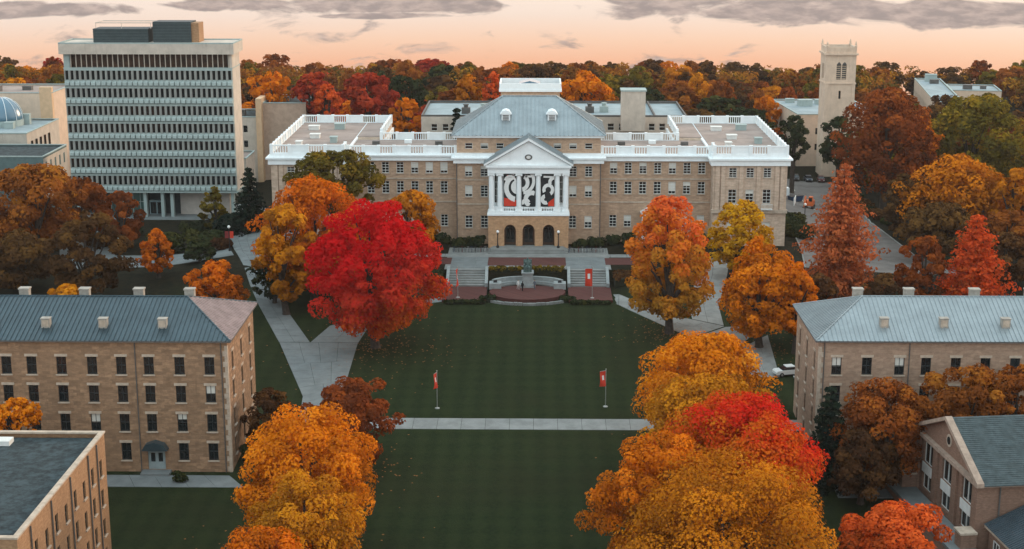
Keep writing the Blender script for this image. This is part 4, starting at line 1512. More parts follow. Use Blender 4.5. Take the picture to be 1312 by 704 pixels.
# low-left: tan brick block with dark gravel roof
LLb = thing("brick_block", "tan brick block with dark weathered flat roof and rows of narrow windows", "building", (-48.4, 136.5, -9.4))
D0, ZT = 30.5, 16.3
wins = []
for k in range(9):
    u = 2.0 + 3.3 * k
    for r in (0.9, 4.5, 8.1, 11.7):
        wins.append((u, r + (0.25 if k % 2 else 0.0), 0.95, 2.0))
wall_with_windows(LLb, (0, 0), (0, 1), D0, -1, ZT, wins, BRICK_TAN, depth=0.3, style="sash", dark=True)
mb = MB()
closed_walls(mb, -38, 0, 0, D0, -1, ZT, "e")
mb.build("wall", BRICK_TAN, LLb)
MB().box(-37.6, -0.5, 0.5, D0 - 0.5, ZT - 0.9, ZT - 0.45).build("roof_deck", ROOF_DARK, LLb)
cp_ = MB()
for a in ((-38.1, 0.12, -0.12, 0.5), (-38.1, 0.12, D0 - 0.5, D0 + 0.12), (-0.5, 0.12, 0.5, D0 - 0.5)):
    cp_.box(*a, ZT, ZT + 0.2)
cp_.build("coping", STONE_TRIM, LLb)
MB().box(-12.9, -9.9, D0 - 3.4, D0 - 1.8, ZT - 0.45, ZT + 0.1).build("skylight", WHITE_TRIM, LLb)
for u in (3.7, 10.3, 16.9, 23.5, 26.9):
    MB().tube([(0.12, u, -1), (0.12, u, ZT - 0.2)], 0.09, 6).build("downpipe", DARK_TRIM, LLb)

# low-right: gabled brick building with slate roof
def make_gabled():
    G = thing("gabled_brick_building", "red brown brick building with slate roof and round window in its gable", "building", (52.4, 165.0, -8.6), R(6.9))
    Wd, E, Rg, L = 19.2, 10.8, 15.0, 40.0
    bays = (3.6, 9.7, 15.8)
    ops = [(Wd - c - 1.45, Wd - c + 1.45, z, z + h) for c in bays for z, h in ((7.0, 2.7), (3.6, 2.1))]
    mb = MB()
    facade(mb, (0, Wd), (0, -1), Wd, -1, E, ops, 0.35)
    mb.face([(0, Wd, E), (0, 0, E), (0, Wd / 2, Rg)])
    mb.build("wall", BRICK_RED, G)
    mb = MB()
    mb.face([(0, 0, -1), (L, 0, -1), (L, 0, E), (0, 0, E)])
    mb.face([(L, Wd, -1), (0, Wd, -1), (0, Wd, E), (L, Wd, E)])
    mb.build("wall", BRICK_RED, G)
    for c in bays:
        for z, h in ((7.0, 2.7), (3.6, 2.1)):
            for u in (-0.73, 0.73):
                add_window(G, (0.27, c + u, z), R(-90), 1.4, h, "plain", 0, False)
        MB().box(-0.10, -0.004, c - 1.5, c + 1.5, 5.72, 6.98).build("spandrel_panel", WHITE_TRIM, G)
    for c in (0.5, 6.65, 12.75, 18.7):
        MB().box(-0.28, -0.003, c - 0.5, c + 0.5, -1, E - 0.5).build("pilaster", BRICK_RED, G)
    co = MB()
    co.box(-0.7, L, -0.6, -0.004, E - 0.45, E + 0.05)
    co.box(-0.6, -0.004, -0.003, Wd + 0.5, E - 0.5, E - 0.05)
    co.build("cornice", TRIM_ROSE, G)
    rk = MB()
    for y0, y1 in ((-0.9, Wd / 2), (Wd + 0.9, Wd / 2)):
        s0, s1 = E - 0.35, Rg
        q = [(y0, s0), (y1, s1), (y1, s1 + 0.5), (y0, s0 + 0.5)]
        rk.prism(q if y0 < y1 else q[::-1], "x", -0.75, 0.1)
    rk.build("raking_cornice", TRIM_ROSE, G)
    oc = MB().tube([(-0.06, Wd / 2, E + 1.6), (0.1, Wd / 2, E + 1.6)], 0.78, 16).build("round_window", STONE_TRIM, G)
    MB().tube([(-0.09, Wd / 2, E + 1.6), (-0.062, Wd / 2, E + 1.6)], 0.5, 16).build("pane", GLASS, oc)
    sl = plain("blue_grey_slate", (0.055, 0.075, 0.079), 0.7, 0.35, 1.2, 0.4, 5.0)
    for sgn in (0, 1):                                             # slate courses, each lapping the one below
        n = 34
        for k in range(n):
            t0, t1 = k / n, (k + 1) / n
            ya, yb = -0.95 + (Wd / 2 + 0.95) * t0, -0.95 + (Wd / 2 + 0.95) * t1
            za, zb = E - 0.2 + (Rg + 0.3 - E + 0.2) * t0, E - 0.2 + (Rg + 0.3 - E + 0.2) * t1
            if sgn:
                ya, yb = Wd - ya, Wd - yb
            q = [(0.12, ya, za + 0.11), (L, ya, za + 0.11), (L, yb, zb + 0.06), (0.12, yb, zb + 0.06)]
            e = [(0.12, ya, za), (L, ya, za), (L, ya, za + 0.11), (0.12, ya, za + 0.11)]
            mb = MB()
            mb.face(q if not sgn else q[::-1])
            mb.face(e if not sgn else e[::-1])
            mb.build("slate_course", sl, G)
    MB().tube([(2.4, -0.15, 2), (2.4, -0.15, E - 0.4)], 0.1, 6).build("downpipe", DARK_TRIM, G)
    ld = MB()
    ld.box(-3.4, -0.3, -6, Wd + 3, 2.7, 3.1)
    ld.build("ledge", PATH, G)
    mb = MB()
    closed_walls(mb, -3.2, -0.31, -5.8, Wd + 2.8, -1, 2.69)
    mb.build("lower_wall", BRICK_RED, G)
    for c in (0.0, Wd):
        MB().box(-2.2, -0.31, c - 0.9, c + 0.9, 3.1, 4.8).build("end_pier", BRICK_RED, G)
        MB().box(-2.35, -0.31, c - 1.05, c + 1.05, 4.8, 5.05).build("pier_cap", STONE_TRIM, G)
    # lower wing with dark ribbed roof
    mb = MB()
    closed_walls(mb, 1.2, 22, -22, -0.62, -1, 5.6)
    mb.build("lower_wall", BRICK_RED, G)
    MB().box(0.6, 22.6, -22.6, -0.61, 5.6, 5.95).build("cornice", STONE_TRIM, G)
    dk = plain("dark_ribbed_roof", (0.045, 0.062, 0.075), 0.5, 0.25, 0.8)
    seam_roof(G, "roof", ((0.5, -0.62, 5.97), (0.5, -22.7, 5.97), (11.5, -22.7, 11.0), (11.5, -0.62, 11.0)), dk, 0.42, 0.08, 0.07)
    seam_roof(G, "roof", ((22.7, -22.7, 5.97), (22.7, -0.62, 5.97), (11.5, -0.62, 11.0), (11.5, -22.7, 11.0)), dk, 0.42, 0.08, 0.07)
    for k in range(4):
        add_window(G, (1.14, -3 - 4 * k, 2.2), R(-90), 1.6, 2.4, "cross", 0, False)


make_gabled()

# far-left group with the glass dome
g1 = flat_block("low block with dark green front and pale roof edge below the domed building", (-111.8, 346, -4.5), 0,
                [(-45, 0, 0, 18, -1, 14.2, plain("green_panel_wall", (0.10, 0.15, 0.15), 0.7, 0.2), ROOF_DARK, (), 0)], "low_block", 2)
wall_with_windows(g1, (0.03, 0), (0, 1), 18, 3, 13.8, [(2 + 3.4 * k, z, 1.2, 2.4) for k in range(5) for z in (6.0, 10.4)], CONC_WARM, dark=True, sill=False)
g2 = flat_block("stepped tan building with tall end wall behind the glass dome", (-124, 372, -5), 0,
                [(-50, 0, 0, 26, -1, 16.2, CONC_WARM, ROOF_PALE, (), 0), (-46, -1.5, 26.2, 46, -1, 23.0, LIME, ROOF_DECK, (), 0)], "stepped_building", 3)
MB().box(-4.6, -1.4, 26.0, 27.5, 14, 24.6).build("end_wall", plain("orange_lit_stone", (0.62, 0.42, 0.26), 0.85, 0.12), g2)  # orange light on this wall end is put into its colour
for k in range(5):
    MB().box(0.02, 0.28, 3.0 + 3.4 * k, 3.9 + 3.4 * k, 6.0, 14.0).build("window_slot", GLASS, g2)
roof_units(g2, [(-9, 10, 15.9, 2.4, 1.6), (-14, 16, 15.9, 3.0, 1.2), (-7, 18, 15.9, 2.0, 2.6), (-20, 32, 22.7, 3, 1.4), (-12, 35, 22.7, 2.4, 1.0)])
dm = thing("glass_dome", "rounded blue glass dome on a pale drum among the rooftops", "dome", (-135.6, 389, 10.9))
MB().lathe([(5.4, -0.02), (5.4, 1.6)], (0, 0, 0), 24).build("drum", CONC, dm)
dome_mb = MB()
dome_mb.lathe([(5.2 * math.cos(R(a)), 1.6 + 5.6 * math.sin(R(a))) for a in range(0, 90, 9)] + [(0.05, 7.2)], (0, 0, 0), 24)
dome_mb.build("glazing", GLASS_BLUE, dm, smooth=True)
rib = MB()
for k in range(12):
    a = 2 * math.pi * k / 12
    rib.tube([(5.24 * math.cos(R(t)) * math.cos(a), 5.24 * math.cos(R(t)) * math.sin(a), 1.6 + 5.64 * math.sin(R(t))) for t in range(0, 90, 10)], 0.07, 5)
rib.build("rib", WHITE, dm)

# behind the tower
g3 = flat_block("tan building with dark sloping roof between the office tower and the columned hall", (-82, 404, -6), 0,
                [(0, 9, 0, 16, -1, 17.0, CONC_WARM, ROOF_DARK, (5, 9, 13), 3.0), (10.5, 22, 2, 20, -1, 20.5, plain("pink_tan_panel", (0.46, 0.33, 0.25), 0.85, 0.15), ROOF_DARK, (), 0)], "tan_building", 6)
roof_units(g3, [(2, 5, 16.7, 3, 1.5), (14, 8, 20.2, 2.5, 1.2)])
MB().box(9.02, 10.48, -0.6, 18, -1, 22.0).build("stair_wall", plain("orange_lit_stone", (0.62, 0.42, 0.26)), g3)
MB().box(1, 6, -14, -0.2, -1, 3.5).build("loading_dock", CONC_WARM, g3)
g3b = flat_block("low pale building in front of the tan one beside the service yard", (-80.5, 385, -6), 0,
                 [(0, 8, 0, 12, -1, 9.0, CONC_WARM, ROOF_DECK, (3,), 3.0)], "pale_building", 8)

# beside and beyond the bell tower
g4 = flat_block("pale stone building with white flat roof beside the bell tower", (75.5, 432, -6.4), R(4),
                [(0, 24, 0, 34, -1, 14.6, LIME, ROOF_PALE, (4.5, 9.0), 3.2)], "pale_building", 9)
roof_units(g4, [(5, 20, 14.3, 4, 1.8), (11, 24, 14.3, 3, 1.4), (3, 28, 14.3, 2.5, 1.2)])
g5 = flat_block("long building with pale blue roof rising above the far trees", (129, 488, -6.5), R(-8),
                [(0, 9, 0, 74, -1, 10.6, LIME, ROOF_PALE, (5,), 4.0), (9.6, 26, 42, 60, -1, 10.2, LIME, ROOF_PALE, (5,), 4.0)], "long_building", 10)
roof_units(g5, [(3, 66, 10.3, 4, 2.6), (4, 60, 10.3, 3, 1.4), (14, 48, 9.9, 3, 1.5), (20, 50, 9.9, 2, 1.0)])


# ------------------------------------------------------------------ trees
def leaf_mesh(name, C, Rc, squash, leaf, n_total, centre, rad, seed, tone_fn, up_bias=0.3):
    """leaves as small rhombic faces over the shells of many clumps; 'tone' holds each leaf's own colour"""
    rng = np.random.default_rng(seed)
    C = np.asarray(C, float)
    Rc = np.asarray(Rc, float)
    wgt = Rc ** 2
    idx = rng.choice(len(C), n_total, p=wgt / wgt.sum())
    d = rng.normal(size=(n_total, 3))
    d /= np.linalg.norm(d, axis=1)[:, None]
    d[:, 2] += 0.32
    d /= np.linalg.norm(d, axis=1)[:, None]
    r = Rc[idx] * (0.62 + 0.42 * np.sqrt(rng.random(n_total)))
    pos = C[idx] + d * r[:, None] * np.array([1, 1, squash])
    pos += rng.normal(size=pos.shape) * 0.05
    out = (pos - centre) / rad
    nrm = 0.80 * d + 0.30 * out + 0.40 * rng.normal(size=(n_total, 3)) + np.array([0, 0, up_bias])
    nrm /= np.linalg.norm(nrm, axis=1)[:, None]
    ref = rng.normal(size=(n_total, 3))
    t = np.cross(nrm, ref)
    t /= np.linalg.norm(t, axis=1)[:, None] + 1e-9
    s = np.cross(nrm, t)
    a = leaf * (0.55 + 0.75 * rng.random(n_total))[:, None]
    b = a * (0.45 + 0.35 * rng.random(n_total))[:, None]
    V = np.empty((n_total, 4, 3))
    V[:, 0] = pos - t * a * 0.62
    V[:, 1] = pos - s * b * 0.62 + nrm * a * 0.10
    V[:, 2] = pos + t * a * 0.62
    V[:, 3] = pos + s * b * 0.62 - nrm * a * 0.06
    me = bpy.data.meshes.new(name)
    me.vertices.add(n_total * 4)
    me.vertices.foreach_set("co", V.reshape(-1).astype(np.float32))
    me.loops.add(n_total * 4)
    me.loops.foreach_set("vertex_index", np.arange(n_total * 4, dtype=np.int32))
    me.polygons.add(n_total)
    me.polygons.foreach_set("loop_start", np.arange(0, n_total * 4, 4, dtype=np.int32))
    try:
        me.polygons.foreach_set("loop_total", np.full(n_total, 4, dtype=np.int32))
    except Exception:
        pass
    me.update(calc_edges=True)
    ct = rng.random(len(C))
    tone = tone_fn(pos, out, ct[idx], rng)
    at = me.attributes.new("tone", "FLOAT", "FACE")
    at.data.foreach_set("value", np.clip(tone, 0, 1).astype(np.float32))
    return me


def clumps(shape, rw, h, rng, k):
    """clump centres and radii of a crown rw wide (half width), h tall, base at z = 0"""
    C, Q = [], []
    if shape == "layer":                                            # conifer of spreading layered branches
        n = int(h / 1.05)
        for i in range(n):
            t = (i + 0.3) / n
            rr = rw * (1 - t ** 1.5) ** 0.85 * (0.66 + 0.5 * rng.random()) + 0.5
            m = max(4, int(4 + rr * 1.5))
            a0 = rng.random() * 6.28
            for j in range(m):
                an = a0 + 6.283 * j / m + rng.normal() * 0.2
                reach = rr * (0.75 + 0.35 * rng.random())
                q = 0.55 + 0.13 * reach
                s = 0.2
                while s <= 1.0:
                    C.append((math.cos(an) * reach * s, math.sin(an) * reach * s, h * t + reach * 0.10 * s * (1 if t > 0.3 else 0.3)))
                    Q.append(q * (1.25 - 0.55 * s))
                    s += 0.26
        C.append((0, 0, h - 0.4)); Q.append(0.4)
        return C, Q
    if shape == "spruce":
        n = int(h / 0.95)
        for i in range(n):
            t = (i + 0.2) / n
            rr = rw * (1 - t) ** 0.9 * (0.85 + 0.3 * rng.random()) + 0.15
            m = max(4, int(4 + rr * 1.8))
            for j in range(m):
                an = 6.283 * (j + rng.random() * 0.6) / m
                for s in (0.35, 0.7, 1.0):
                    C.append((math.cos(an) * rr * s, math.sin(an) * rr * s, h * t - rr * 0.16 * s))
                    Q.append(0.55 * (1.2 - 0.5 * s) + 0.05 * rr)
        return C, Q
    wide = {"round": 0.44, "dome": 0.40, "oval": 0.36}[shape]
    lob = [(rng.random() * 6.28, 0.10 + 0.13 * rng.random()) for _ in range(4)]
    i = 0
    while len(C) < k:
        i += 1
        t = rng.random()
        if t < wide:
            pr = (1 - ((wide - t) / wide) ** 2.3) ** 0.55
        else:
            e = 2.0 if shape != "oval" else 1.5
            pr = max(0.0, 1 - ((t - wide) / (1 - wide)) ** e) ** (0.55 if shape != "oval" else 0.75)
        if rng.random() > pr + 0.12:
            continue
        an = rng.random() * 6.2832
        wob = 1 + sum(am * math.cos((n + 1) * an + ph) for n, (ph, am) in enumerate(lob)) * 0.45
        if shape == "dome":
            wob = 1 + (wob - 1) * 0.45
        q = rw * (0.11 + 0.12 * rng.random()) * (0.85 if shape == "dome" else 1)
        rad = max(0.0, (pr * rw * wob * 1.06 - q * 0.7)) * (0.74 + 0.31 * rng.random()) * rng.random() ** (0.16 if i % 5 else 0.9)
        z = min(max(h * t, q * 0.7), h - q * 0.75)
        C.append((math.cos(an) * rad, math.sin(an) * rad, z))
        Q.append(q)
    return C, Q


def trunk_mesh(name, h0, h1, r, C, rng, conifer=False):
    """tapered trunk with root flare and limbs that reach into the clumps; base at z = 0"""
    mb = MB()
    if conifer:
        mb.tube([(0, 0, -0.4), (0, 0, 0.5), (0, 0, h1 * 0.55), (0, 0, h1 * 0.96)], [r * 1.5, r * 1.1, r * 0.6, 0.05], 8)
    else:
        lean = (rng.normal() * 0.25, rng.normal() * 0.25)
        mid = (lean[0], lean[1], h0 + (h1 - h0) * 0.28)
        mb.tube([(0, 0, -0.4), (0, 0, 0.35), (lean[0] * 0.5, lean[1] * 0.5, h0 * 0.7 + 0.6), mid, (lean[0] * 1.6, lean[1] * 1.6, h0 + (h1 - h0) * 0.8)],
                [r * 1.6, r * 1.1, r * 0.92, r * 0.7, r * 0.12], 9)
        pick = rng.permutation(len(C))[:11]
        for j in pick:
            c = Vector(C[j]) + Vector((0, 0, h0))
            st = Vector((lean[0], lean[1], h0 * 0.8 + 0.5 + (c.z - h0) * 0.35 * rng.random()))
            m_ = st.lerp(c, 0.5) + Vector((0, 0, 0.1 * (c - st).length))
            mb.tube([st, m_, c], [r * 0.5, r * 0.3, r * 0.07], 6)
    return mb.mesh(name)


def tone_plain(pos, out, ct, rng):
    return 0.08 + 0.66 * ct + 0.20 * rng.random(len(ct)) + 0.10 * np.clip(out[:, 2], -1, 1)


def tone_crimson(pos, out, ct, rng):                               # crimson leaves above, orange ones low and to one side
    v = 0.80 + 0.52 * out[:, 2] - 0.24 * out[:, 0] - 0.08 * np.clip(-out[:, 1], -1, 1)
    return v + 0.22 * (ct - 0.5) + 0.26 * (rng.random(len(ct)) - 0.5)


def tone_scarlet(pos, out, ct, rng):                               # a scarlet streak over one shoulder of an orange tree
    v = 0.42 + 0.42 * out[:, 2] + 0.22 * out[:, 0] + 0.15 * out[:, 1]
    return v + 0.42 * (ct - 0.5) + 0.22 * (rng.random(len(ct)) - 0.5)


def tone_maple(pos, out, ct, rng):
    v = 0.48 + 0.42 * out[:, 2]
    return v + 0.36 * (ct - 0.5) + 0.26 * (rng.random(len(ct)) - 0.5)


def build_tree(name, label, shape, colour, det, x, y, zt, zb, w, seed, group=None, tone=None, category="tree"):
    g = ground(x, y)
    rng = np.random.default_rng(seed)
    rw, h = w / 2, zt - zb
    C, Q = clumps(shape, rw, h, rng, int({1: 40, 2: 80, 3: 150}[det] * (1.0 if rw < 9 else 1.3)))
    dist = math.hypot(x, y)
    leaf = {1: 0.0023, 2: 0.0021, 3: 0.00195}[det] * dist
    area = 4 * math.pi * ((rw * rw) ** 1.6 / 3 + 2 * (rw * h / 2) ** 1.6 / 3) ** (1 / 1.6)
    cov = {"layer": 2.2, "spruce": 2.4}.get(shape, 2.35)
    n = int(min(60000, cov * area / (leaf * leaf * 0.48)))
    n = max(n, 900)
    if shape in ("layer", "spruce"):
        sq, ub = (0.5, 0.4) if shape == "layer" else (0.5, 0.4)
    else:
        sq, ub = 0.82, 0.3
    root = thing(name, label, category, (x, y, g), 0, group)
    me = leaf_mesh("crown", C, Q, sq, leaf, n, np.array([0, 0, h * 0.5]), np.array([rw, rw, h * 0.5]), seed + 1, tone or tone_plain, ub)
    me.materials.append(LEAF[colour])
    link("crown", me, root, (0, 0, zb - g))
    tm = trunk_mesh("trunk", max(0.6, zb - g), zt - g, 0.18 + 0.022 * (zt - g), C, rng, shape in ("layer", "spruce"))
    tm.materials.append(BARK)
    link("trunk", tm, root)
    return root


TREES = [
    ('dome', 'red', 3, -24.6, 239.0, 20.4, -1.6, 22.8, 'maple_tree', 'huge rounded crimson tree on the lawn edge beside the diagonal path'),
    ('round', 'orange', 3, -38.0, 264.0, 19.4, -0.0, 20.8, 'maple_tree', 'broad orange gold tree standing behind the huge crimson tree'),
    ('round', 'olive', 2, -37.0, 284.0, 21.2, 9.8, 17.4, 'oak_tree', 'olive and yellow tree against the white balustraded wing of the hall'),
    ('round', 'gold', 2, -22.2, 281.0, 14.2, 3.3, 11.7, 'maple_tree', 'small golden brown tree between crimson tree and hall windows'),
    ('round', 'gold', 2, -41.8, 256.0, 16.5, -0.5, 11.6, 'oak_tree', 'golden tree beside the broad orange gold one, overhanging the walkway'),
    ('round', 'green', 2, -44.8, 262.0, 6.5, -1.5, 7.7, 'oak_tree', 'dark green tree low beside the orange gold tree and walkway'),
    ('spruce', 'pine', 2, -58.9, 316.0, 12.9, -0.7, 8.9, 'spruce_tree', 'dark blue green spruce near the foot of the office tower'),
    ('oval', 'olive', 1, -67.9, 322.0, 7.6, -1.6, 7.1, 'birch_tree', 'small olive yellow tree in front of the pale blank tower wall'),
    ('round', 'green', 1, -63.7, 288.0, 2.5, -0.8, 7.0, 'holly_tree', 'small dark green tree beside the lamp post with red banner'),
    ('oval', 'orange', 2, -68.8, 276.0, 7.8, -0.3, 7.0, 'pear_tree', 'narrow upright orange tree standing alone on the paved walk'),
    ('round', 'orange', 2, -53.0, 252.0, 7.2, -0.8, 11.2, 'maple_tree', 'spreading orange tree right behind the chimneys of the brown hall'),
    ('round', 'gold', 1, -75.7, 243.0, 5.3, 1.9, 6.7, 'hawthorn_tree', 'small golden bush tree peeping over the slate blue roof ridge'),
    ('round', 'brown', 2, -77.7, 262.0, 13.8, -0.7, 13.9, 'oak_tree', 'dark brown green tree with few yellow leaves behind slate blue roof'),
    ('round', 'rust', 2, -98.9, 300.0, 15.6, -1.0, 22.0, 'oak_tree', 'large rusty orange tree below the glass dome buildings'),
    ('round', 'rust', 1, -84.2, 308.0, 8.8, -2.0, 12.0, 'oak_tree', 'rusty tree in front of the office tower lobby glass'),
    ('round', 'brown', 2, -91.9, 268.0, 8.8, -0.8, 15.9, 'oak_tree', "very dark brown tree behind the chimneys at the brown hall's far end"),
    ('round', 'rust', 1, -94.8, 316.0, 10.9, -1.8, 15.3, 'oak_tree', 'rust coloured tree against the corner of the office tower'),
    ('dome', 'maple', 3, 23.9, 247.0, 19.7, -0.9, 16.5, 'maple_tree', 'tall orange tree with red orange top over the paved path junction'),
    ('dome', 'yellow', 3, 38.6, 274.0, 13.9, 1.0, 12.2, 'ginkgo_tree', 'rounded yellow tree before the pale pink hall pavilion'),
    ('oval', 'orange', 3, 37.9, 240.0, 15.0, -1.6, 14.5, 'maple_tree', 'tall light orange tree with open crown beside the parked cars'),
    ('oval', 'orange', 2, 43.3, 237.0, 11.1, -0.7, 7.7, 'maple_tree', 'slim orange tree at the corner of the pale rubble hall'),
    ('layer', 'redwood', 3, 53.8, 257.0, 23.7, -1.3, 14.9, 'redwood_tree', 'tall brick red layered conifer rising behind the pale rubble hall roof'),
    ('round', 'rust', 2, 67.3, 254.0, 11.7, -0.4, 9.5, 'maple_tree', 'brownish orange round tree behind the pale hall roof near flame red conifer'),
    ('layer', 'flame', 3, 75.9, 254.0, 15.6, -0.4, 12.2, 'larch_tree', 'flame red layered conifer behind the pale rubble hall roof'),
    ('round', 'gold', 3, 90.3, 320.0, 14.8, -1.3, 20.6, 'maple_tree', 'large golden orange tree on the wooded slope across the road'),
    ('round', 'gold', 2, 101.3, 316.0, 12.8, -1.5, 13.8, 'maple_tree', 'golden brown tree beside the large golden orange one across the road'),
    ('round', 'brown', 2, 80.4, 324.0, 10.0, -1.9, 10.4, 'oak_tree', 'thin greyish brown tree at the roadside of the wooded slope'),
    ('round', 'olive', 3, 109.6, 378.0, 20.1, -2.5, 25.9, 'oak_tree', 'huge olive green tree below the long pale blue roof'),
    ('round', 'orange', 2, 94.3, 371.0, 16.0, 3.0, 11.7, 'maple_tree', 'bright orange tree beside the huge olive green tree'),
    ('round', 'rust', 3, 84.7, 362.0, 24.1, -0.6, 22.5, 'oak_tree', 'huge rusty brown tree beside the bell tower'),
    ('round', 'green', 2, 80.7, 398.0, 12.3, -0.4, 10.6, 'oak_tree', 'dark green tree hugging the foot of the bell tower'),
    ('round', 'orange', 3, 24.3, 197.0, 10.3, -3.9, 19.7, 'maple_tree', 'wide orange tree nearest the cross path in the row along the lawn'),
    ('round', 'amber', 3, 23.0, 184.0, 8.4, -3.5, 18.2, 'maple_tree', 'yellow tree between wide orange and scarlet ones in the lawn row'),
    ('round', 'scarlet', 3, 25.2, 169.0, 10.5, -3.6, 20.5, 'maple_tree', 'bright scarlet and orange tree in the row along the lawn'),
    ('round', 'gold', 3, 20.8, 149.0, 9.7, -6.5, 25.4, 'maple_tree', 'very large golden tree in the row, beside the scarlet one'),
    ('round', 'orange', 3, 15.7, 158.0, 10.2, -6.0, 14.1, 'maple_tree', 'orange tree leaning over the lawn between scarlet and golden trees'),
    ('round', 'flame', 2, 40.4, 154.0, 3.8, -4.5, 12.6, 'maple_tree', "low red orange tree beside the brick building's ledge"),
    ('round', 'orange', 3, -24.7, 164.0, 10.6, -5.7, 17.5, 'maple_tree', 'large bright orange tree at the corner of the brown hall'),
    ('round', 'amber', 3, -22.4, 149.0, 8.6, -5.3, 13.5, 'maple_tree', 'yellow gold tree before the large bright orange one'),
    ('round', 'orange', 3, -25.2, 141.0, 6.1, -5.8, 13.0, 'maple_tree', 'deep orange treetop close to the tan brick block'),
    ('round', 'rust', 2, -22.3, 190.0, 5.9, -5.0, 13.1, 'maple_tree', 'dark rusty tree at the end of the cross path by the brown hall'),
    ('round', 'brown', 2, -34.1, 195.0, 3.3, -5.1, 7.6, 'hawthorn_tree', 'small dark brown tree at the corner of the brown hall'),
    ('round', 'orange', 2, -63.6, 181.0, 6.4, 0.3, 6.3, 'maple_tree', 'orange tree touching the front of the brown hall'),
    ('round', 'rust', 3, 46.4, 186.0, 7.7, -5.0, 13.4, 'oak_tree', "dark rusty tree covering the pale hall's lower windows"),
    ('round', 'rust', 2, 56.5, 187.0, 9.3, -4.4, 15.1, 'oak_tree', 'rusty orange tree between pale hall and slate roofed gable'),
    ('round', 'rust', 2, 63.3, 188.0, 9.0, -3.7, 8.8, 'oak_tree', 'rusty tree before the far windows of the pale hall'),
    ('spruce', 'pine', 2, 39.3, 187.0, 6.9, -6.4, 6.6, 'spruce_tree', 'dark spruce at the near corner of the pale rubble hall'),
    ('round', 'brown', 2, 42.5, 181.0, 2.7, -5.8, 10.2, 'oak_tree', 'very dark brown tree beside the spruce at the pale hall'),
    ('round', 'brown', 1, 47.6, 241.0, 8.1, -0.1, 9.1, 'hawthorn_tree', 'low brown thicket tree at the foot of the brick red conifer'),
    ('round', 'brown', 1, 58.8, 250.0, 6.3, -0.5, 9.1, 'hawthorn_tree', 'low brown tree between brick red conifer and brownish orange tree'),
    ('round', 'brown', 2, 81.9, 300.0, 8.3, -1.8, 17.0, 'oak_tree', 'dark shaded tree under the large golden orange tree'),
    ('round', 'brown', 2, 86.7, 272.0, 8.3, -0.6, 12.7, 'oak_tree', 'dark brown tree behind the flame red conifer'),
    ('round', 'green', 2, 66.7, 386.0, 14.3, 3.0, 8.3, 'oak_tree', 'dark green tree between hall pavilion and pale stone building'),
    ('round', 'orange', 1, -30.3, 372.0, 20.2, 10.2, 9.2, 'maple_tree', "orange tree in the court behind the hall's balustraded wing"),
    ('spruce', 'pine', 1, -16.7, 347.0, 21.4, 15.1, 2.4, 'cypress_tree', 'thin dark cypress behind the hall beside the hipped roof'),
    ('round', 'orange', 2, 14.2, 400.0, 23.7, 13.5, 13.9, 'maple_tree', 'vivid orange round tree behind the hall beside the penthouse'),
    ('round', 'orange', 2, -70.6, 415.0, 22.0, 12.2, 11.9, 'maple_tree', 'golden orange tree above the tan building by the office tower'),
    ('round', 'crimson', 2, -58.2, 410.0, 22.9, 9.9, 10.9, 'maple_tree', 'crimson tree beside the golden orange one behind the hall wing'),
    ('round', 'flame', 2, -53.8, 402.0, 20.1, 8.3, 8.2, 'maple_tree', 'fiery orange tree in front of the crimson one behind the hall wing'),
    ('round', 'crimson', 2, -44.8, 418.0, 21.3, 8.9, 17.2, 'maple_tree', "wide dull red tree behind the hall's balustraded wing"),
    ('round', 'green', 2, -35.0, 432.0, 18.9, 9.6, 13.7, 'oak_tree', 'dark green round tree between red and orange ones behind the hall'),
    ('round', 'flame', 2, -10.4, 420.0, 21.5, 10.8, 6.4, 'maple_tree', "narrow fiery orange tree beside the hall's penthouse"),
    ('round', 'gold', 2, -17.4, 424.0, 20.2, 10.3, 9.5, 'maple_tree', 'golden tree behind the flat rear roof of the hall'),
]


for i, (shape, colour, det, x, y, zt, zb, w, name, label) in enumerate(TREES):
    tn = None
    if colour == "red":
        tn = tone_crimson
    elif colour == "scarlet":
        tn = tone_scarlet
    elif colour == "maple":
        tn = tone_maple
    build_tree(name, label, shape, colour, det, x, y, zt, zb, w, 100 + i, None, tn)

# ---- the wood beyond: single trees, copied from a few grown ones
protos = []
for i, (shape, w, h) in enumerate((("round", 11, 11), ("round", 13, 10.5), ("oval", 9, 12), ("round", 10, 9.5), ("dome", 12, 11), ("round", 14, 12))):
    rng = np.random.default_rng(900 + i)
    C, Q = clumps(shape, w / 2, h, rng, 70)
    me = leaf_mesh("crown", C, Q, 0.82, 0.75, 3600, np.array([0, 0, h / 2]), np.array([w / 2, w / 2, h / 2]), 950 + i, tone_plain)
    me.materials.append(LEAF["rust"])
    tm = trunk_mesh("trunk", 2.6, h + 2.0, 0.36, C, rng)
    tm.materials.append(BARK)
    protos.append((me, tm, w, h))

WOOD = {  # colour: (name, label, group)
    "rust": ("oak_tree", "rust brown tree in the wood beyond the hall", "rust brown trees of the wood"),
    "brown": ("oak_tree", "dark brown tree in the wood beyond the hall", "dark brown trees of the wood"),
    "olive": ("oak_tree", "olive green tree in the wood beyond the hall", "olive trees of the wood"),
    "orange": ("maple_tree", "bright orange tree in the wood beyond the hall", "orange trees of the wood"),
    "gold": ("maple_tree", "golden tree in the wood beyond the hall", "golden trees of the wood"),
    "crimson": ("maple_tree", "dull red tree in the wood beyond the hall", "red trees of the wood"),
    "green": ("pine_tree", "dark green tree in the wood beyond the hall", "dark green trees of the wood"),
    "flame": ("maple_tree", "fiery red orange tree in the wood beyond the hall", "fiery trees of the wood"),
}
SLOPE = {k: (n, l.replace("in the wood beyond the hall", "on the wooded slope across the road"), g.replace("of the wood", "of the slope")) for k, (n, l, g) in WOOD.items()}
